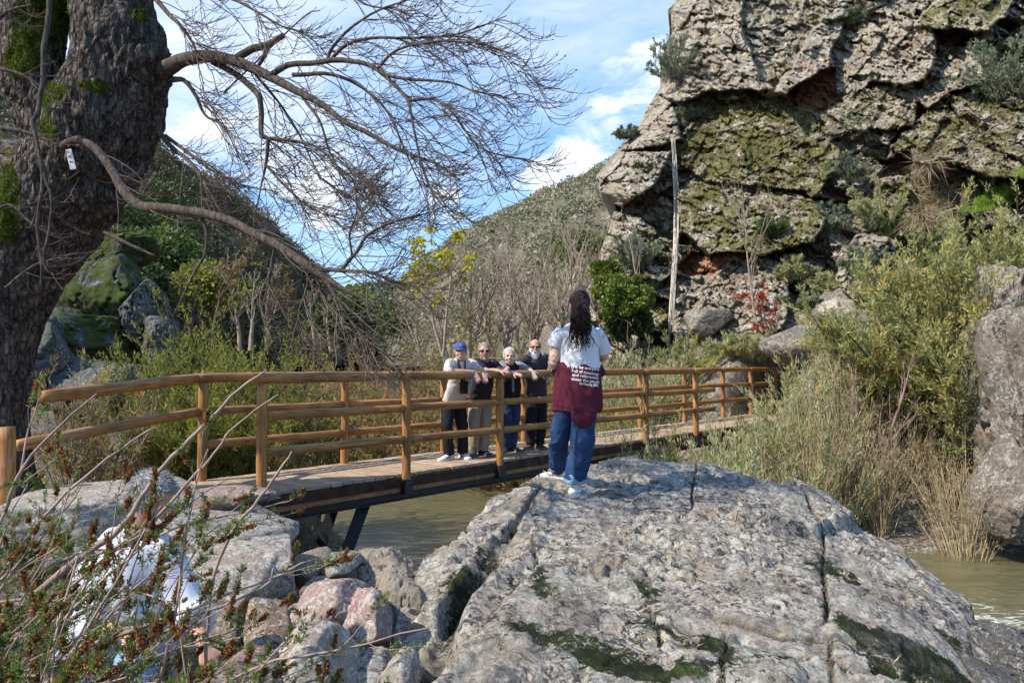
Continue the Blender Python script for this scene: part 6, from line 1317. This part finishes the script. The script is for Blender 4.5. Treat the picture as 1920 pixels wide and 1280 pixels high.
    if smile: m = MB(); m.tube(dense([T((-.018, .083, -.053)), T((0, .094, -.058)), T((.018, .083, -.053))], m=3), .0032, 6); m.build('teeth', M_teeth, mo)
    D, Fc = ico(5); R0 = np.array((.0755, .0955, .0875)); q = D * R0 + np.array((0, -.012, .03)); nz = fbm(D * 7, 3, 9)
    if hair is not None:
        x, y, z = np.abs(q[:, 0]), q[:, 1], q[:, 2]
        if hairkind == 'short': keep = (y < .028 + .9 * np.maximum(0, z - .055) + .01 * nz) & (z > -.045 - .25 * (y > 0) * 0 + .3 * np.maximum(y, -.02))
        elif hairkind == 'sides': keep = (y < .02) & (z > -.045) & (z < .075 - .25 * (y + .05) + .01 * nz)
        else: keep = (y < .02) & (z > -.05) & (z < .05)
        V = np.array([T(v) for v in q]); V = V + norm(V - hc) * (.001 + .004 * np.abs(fbm(q * 90, 3, 8)))[:, None]; ho = mk('hair', V, Fc[keep[Fc].all(1)], hair, root)
        k = np.where(keep)[0]; rs = np.random.default_rng(seed + 5); k = rs.choice(k, min(1500, len(k))); p = V[k]; d = norm(p - hc) * .5 + rs.normal(0, .5, p.shape) + np.array((0, 0, -.1)); Vl, Fl = leaf_batch(p, norm(d), .016, .0035, rs); mk('strands', Vl, Fl, hair, ho, smooth=False)
    if beard is not None:
        big, bm_ = beard; m = MB(); 
        if big: ell(m, T((0, .048, -.092)), (.052, .040, .048), A); ell(m, T((0, .058, -.125)), (.036, .026, .036), A); ell(m, T((0, .088, -.044)), (.026, .012, .008), A)
        else: ell(m, T((0, .074, -.088)), (.021, .020, .024), A); ell(m, T((0, .090, -.044)), (.026, .009, .006), A)
        for s_ in (-1, 1): m.tube([T((s_ * .026, .082, -.046)), T((s_ * .034, .070, -.066)), T((s_ * .024, .070, -.086))] if not big else [T((s_ * .072, .012, -.01)), T((s_ * .066, .028, -.05)), T((s_ * .045, .045, -.085))], .006 if not big else .014, 8)
        V = np.concatenate(m.V); V = V + norm(V - hc) * (.005 * fbm(V * 80, 3, 3))[:, None]; m.V = [V]; bo = m.build('beard', bm_, root)
        rs = np.random.default_rng(seed + 6); k = rs.integers(0, len(V), 1400 if big else 300); d = np.array((0, -.5, -1.)) + rs.normal(0, .45, (len(k), 3)); Vl, Fl = leaf_batch(V[k], norm(d), .022 if big else .010, .003, rs); mk('strands', Vl, Fl, bm_, bo, smooth=False)
    if cap is not None:
        q = D * np.array((.085, .106, .086)) + np.array((0, -.010, .040)); keep = q[:, 2] > .036 + .12 * np.maximum(0, -q[:, 1] - .03) * 0; V = np.array([T(v) for v in q]); co = mk('cap', V, Fc[keep[Fc].all(1)], cap, root)
        m = MB(); th = np.linspace(-1.15, 1.15, 15); ins = [T((.084 * sin(a), .098 * cos(a) - .012, .044)) for a in th]; out_ = [T((.080 * sin(a) * 1.0, .098 * cos(a) + .065 * cos(a * 1.1) - .012, .030 - .012 * abs(sin(a)))) for a in th]; dn = [v - np.array((0, 0, .004)) for v in ins + out_]
        V = ins + out_ + dn; n = 15; Fq = [(i, i + 1, n + i + 1, n + i) for i in range(n - 1)] + [(2 * n + i, 3 * n + i, 3 * n + i + 1, 2 * n + i + 1) for i in range(n - 1)] + [(n + i, n + i + 1, 3 * n + i + 1, 3 * n + i) for i in range(n - 1)]; m.add(V, [Fq]); m.build('brim', cap, co); m = MB(); ell(m, T((0, -.01, .127)), (.007, .007, .005), A, 2); m.build('button', cap, co)
        m = MB(); m.add([T((x, .098 - .3 * x * x / .08, z)) for x, z in ((-.012, .075), (.012, .075), (.006, .09), (-.006, .09))], [[(0, 1, 2, 3)]]); m.build('badge', M_wht, co, smooth=False)
    return root, T, (Vt, Ft), to
def _lens(T, q, A):
    th = np.linspace(0, 2 * pi, 12, endpoint=False); fr = [T((q * (.033 + .026 * cos(a)), .098 - .020 * ((.033 + .026 * cos(a)) / .06) ** 2, .010 + .017 * sin(a))) for a in th]; bk = [v - A[1] * .005 for v in fr]; n = 12
    return np.array(fr + bk), [np.array([(i, (i + 1) % n, n + (i + 1) % n, n + i) for i in range(n)]), np.array([list(range(n))[::-1]]), np.array([list(range(n, 2 * n))])]
GH = plain('grey_hair', (.36, .34, .32), .8, .2, .2, 90); WH = plain('white_hair', (.66, .65, .62), .8, .2, .15, 90); DG_ = plain('dark_grey_hair', (.16, .15, .14), .8, .2, .2, 90)
DN = (.1, -.35, -1.)
def men():
    GJ = cloth('light_grey_jacket', (.47, .45, .43)); BK = cloth('black_trousers', (.016, .017, .022)); WS_ = plain('white_trainer', (.66, .65, .64), .6, .3, .1, 60); BS = plain('black_mark', (.03, .03, .035), .5, .3, .1, 20)
    r1, T, (V, Fs), to = man('man in a blue cap and light grey jacket with black sleeve stripes', (863, 659, .02), ((844, 683, .13), (885, 684, .10)), (850, 752, .40), ((838, 797, .36), (867, 797, .34)), ((843, .40), (868, .36)),
        (((842, 697, -.08), (888, 698, -.17), (.5, -.25, -.85), (.2, -1, .1), .35, -1), ((896, 692, -.02), (907, 697, -.19), (.15, -.3, -1), (.1, -1, .1), .35, 1)), SK1, GJ, BK, WS_, WS_, 'jacket', hair=GH, hairkind='low', cap=plain('blue_cap_cloth', (.055, .085, .24), .85, .2, .12, 60), smile=True, belly=.05, sleeve=.62, look=(.12, -1, -.02), seed=1, mark=BS, long=.02, tw=(.165, .175, .18, .17))
    tb = bvh(V, Fs)
    def strip(pts, wd, name, mat, parent, off=.004):
        p = dense(pts, m=8); t = norm(np.gradient(p, axis=0)); s_ = norm(np.cross(t, (0, 1, 0))); L = []
        for sg in (-1, 1):
            for q, n_ in zip(p, s_):
                v = q + n_ * wd * sg / 2; h = tb.ray_cast(Vector((v[0], v[1] - 1.2, v[2])), Vector((0, 1, 0))); L.append((v[0], (h[0].y if h[0] is not None else v[1]) - off, v[2]))
        n_ = len(p); mk(name, L, np.array([(i, i + 1, n_ + i + 1, n_ + i) for i in range(n_ - 1)]), mat, parent)
    for k in range(3): strip([Jp(843.5 + k * 2.3, 674.5 - k * .5, .1), Jp(846 + k * 2.3, 684, .05), Jp(850.5 + k * 1.9, 697, -.1)], .0055, 'stripe', BS, to)
    for k in range(3): strip([Jp(874 + k * 2.2, 673 + k * .6, .1), Jp(880 + k * 2., 678 + k * .6, .06)], .005, 'stripe', BS, to)
    strip([Jp(858, 674, .05), Jp(861, 684, .05), Jp(865, 700, .1), Jp(868, 716, .15)], .028, 'strap', BS, to, .007); strip([Jp(872, 675, .05), Jp(873, 690, .05), Jp(871, 716, .1)], .02, 'strap', BS, to, .007)
    c = Jp(870, 727, .06); rt = empty('camera_bag', c, 'black camera bag hanging in front of the man in the blue cap', 'bag'); BG_ = plain('black_nylon', (.012, .012, .014), .7, .3, .2, 60)
    m = MB(); m.box(c, LAT * .048, FWD * .035, (0, 0, .075), .012); m.build('pouch', BG_, rt); m = MB(); m.box(c + (0, 0, .062) , LAT * .051, FWD * .038, (0, 0, .022), .008); m.build('flap', BG_, rt); m = MB(); m.tube([c + LAT * .05 + (0, 0, .05), Jp(872, 712, .08)], .006, 6); m.build('strap', BG_, rt)
    NV = cloth('navy_black_top', (.030, .026, .036)); BE = cloth('beige_chinos', (.30, .235, .17))
    DS = plain('dark_grey_shoe', (.045, .045, .045), .7, .3, .2, 50); GS = plain('grey_sole', (.14, .14, .14), .8, .2, .2, 40)
    man('grey haired man in sunglasses, dark T-shirt and beige trousers with clasped hands on the handrail', (908, 659, .03), ((893, 681, .16), (925, 682, .12)), (900, 752, .42), ((888, 797, .38), (910, 797, .36)), ((889, .44), (906, .38)),
        (((913, 696, -.02), (936, 695, -.20), (.95, -.1, -.1), (0, -.3, .9), .45, -1), ((937, 694, -.02), (952, 690, -.17), (-.7, -.3, -.35), (0, -.4, .9), .5, 1)), SK2, NV, BE, DS, GS, 't_shirt', hair=GH, hairkind='short', glasses=1, beard=(False, GH), sleeve=.30, smile=True, look=(.1, -1, -.05), seed=2, footdir=((-.1, -1, 0), (.75, -.7, 0)))
    VE = cloth('black_padded_vest', (.018, .018, .026)); GR = cloth('grey_marl_sleeve', (.20, .21, .22), .3); DJ = denim('dark_denim', (.022, .034, .075))
    r3, T, (V, Fs), to3 = man('white haired man in a black vest over grey sleeves, shortest of the four', (955, 668, .04), ((942, 686, .15), (973, 687, .12)), (957, 752, .40), ((949, 798, .37), (963, 798, .35)), ((948, .42), (960, .38)),
        (((948, 700, -.03), (961, 699, -.18), (.8, -.3, -.2), (0, -.3, .9), .5, -1), ((986, 693, .0), (996, 695, -.16), (.4, -.4, -.85), (0, -1, .3), .4, 1)), SK3, VE, DJ, DS, GS, 'vest', hair=WH, hairkind='short', sleeve=.78, smile=True, look=(.05, -1, -.08), seed=3, sl_mat=GR, footdir=((-.3, -1, 0), (.8, -.6, 0)))
    tb = bvh(V, Fs); strip([Jp(961, 706, .1), Jp(962, 716, .1), Jp(962.5, 735, .15)], .035, 'scarf_end', cloth('grey_blue_scarf', (.20, .23, .28)), to3, .01)
    BT = cloth('charcoal_top', (.050, .043, .046)); RS = plain('dark_red_shoe', (.12, .018, .016), .6, .3, .3, 40)
    r4, T, (V, Fs), to4 = man('tall man with a long white beard, sunglasses and charcoal long sleeved top', (1003.5, 651, .16), ((984, 674, .24), (1025, 672, .20)), (1006, 752, .36), ((995, 797, .34), (1015, 797, .32)), ((995, .38), (1011, .34)),
        (((966, 682, .34), (952, 683, .40), (-.8, .2, -.1), (0, .5, .9), .3, -1), ((1045, 690, .0), (1033, 697, -.15), (-.6, -.4, -.6), (0, -.6, .8), .4, 1)), SK2, BT, BK, RS, GS, 'long_sleeved_top', hair=GH, hairkind='sides', glasses=1, beard=(True, WH), sleeve=.85, look=(.0, -1, -.08), seed=4, tw=(.18, .19, .19, .18), footdir=((-.5, -.9, 0), (.4, -.9, 0)))
    tb = bvh(V, Fs); FP = cloth('faded_print', (.20, .19, .20))
    for i, (x0, x1, y) in enumerate([(993, 1008, 678), (990, 1010, 682.5), (992, 1006, 687)]): 
        for k in np.arange(x0, x1, 3.2): strip([Jp(k, y, .1), Jp(k + 2.2, y + .2, .1)], .010, 'faded_print', FP, to4, .004)
men()

# ------------------------------------------------------------------ the person in white behind the heather
def stooper():
    Y = 3.25; W = lambda px, py, dy=0.: P(px, py, Y + dy); gz = float(ground_z(np.array([-1.65]), np.array([3.3]))[0]); root = empty('person', (-1.65, 3.3, gz), 'grey haired person in a loose white shirt crouching behind the heather branches', 'person')
    m = MB(); T, A = head_parts(m, W(282, 935), (.75, -.15, -.62), (.5, 0, .8), .95); m.tube([W(275, 950, .02), W(262, 990, .05), W(252, 1015, .05)], [.05, .055, .07], 12)
    m.tube(dense([W(252, 1020, .05), W(240, 1110, .05), W(228, 1230, .1)], m=4), .13, 14, ell=.7, ref=(0, 1, 0)); sl = W(190, 1050, .05), W(170, 1150, -.05), W(235, 1190, -.22); sr = W(310, 1045, .05), W(352, 1135, 0), W(385, 1215, -.15)
    for a, b, c in (sl, sr): m.tube(dense([a, b, c], m=5), np.linspace(.05, .03, 11), 10)
    hand(m, sr[2], (.4, -.3, -.8), (.3, -1, 0), .95, .4, thumb=1); hand(m, sl[2], (.9, -.2, -.3), (0, -.4, .9), .95, .4, thumb=-1)
    hp = W(225, 1235, .1); legs = []
    for q, dx in ((-1, -.12), (1, .13)): kn = hp + np.array((dx + .12, -.38, .02)); ft = np.array((hp[0] + dx * 1.1, hp[1] - .12, gz + .06)); legs.append((hp + np.array((dx, 0, 0)), kn, ft))
    for a, b, c in legs: m.tube(dense([a, b, c], m=5), np.linspace(.08, .045, 11), 12)
    V, Fs, _ = remesh(m, .007, 1); mk('body', V, Fs, SK2, root)
    WS2 = cloth('loose_white_cotton', (.55, .56, .60), .04, 50); m = MB(); q, r = dense([W(256, 1004, .05), W(250, 1022, .05), W(246, 1070, .03), W(240, 1140, .03), W(236, 1210, .05), W(234, 1262, .08)], [.08, .15, .205, .225, .24, .25], 4); m.tube(q, r, 28, ell=.66, ref=(0, 1, 0))
    for a, b, c in (sl, sr): m.tube(dense([a + (W(250, 1050, .05) - a) * .3, a, b, b * .55 + c * .45], m=4), np.linspace(.09, .082, 13), 16)
    shell(m, .009, 'shirt', WS2, root, .020, 4, 91, 2, (1.2, 1, .5))
    m = MB(); 
    for a, b, c in legs: m.tube(dense([a, b, c], m=5), np.linspace(.105, .07, 11), 16)
    m.tube([hp + (0, 0, .12), hp - np.array((0, 0, .06))], .16, 18, ell=.75, ref=(0, 1, 0)); shell(m, .009, 'trousers', denim('pale_denim', (.16, .24, .34)), root, .009, 6, 92)
    for a, b, c in legs: shoe(c - np.array((0, 0, .06)), (.4, -.9, 0), .26, M_wht, M_wht, root)
    D, Fc = ico(5); q = D * np.array((.080, .101, .093)) + np.array((0, -.012, .03)); keep = (q[:, 1] < .03 + .6 * np.maximum(0, q[:, 2] - .06)) & (q[:, 2] > -.05); V = np.array([T(v) for v in q]); ho = mk('hair', V, Fc[keep[Fc].all(1)], GH, root)
    rs = np.random.default_rng(8); k = rs.choice(np.where(keep)[0], 3500); c0 = T((0, -.012, .03)); Vl, Fl = leaf_batch(V[k], norm(norm(V[k] - c0) * .4 + rs.normal(0, .35, (len(k), 3)) + np.array((.1, 0, -.6))), .032, .003, rs); mk('strands', Vl, Fl, GH, ho, smooth=False)
stooper()
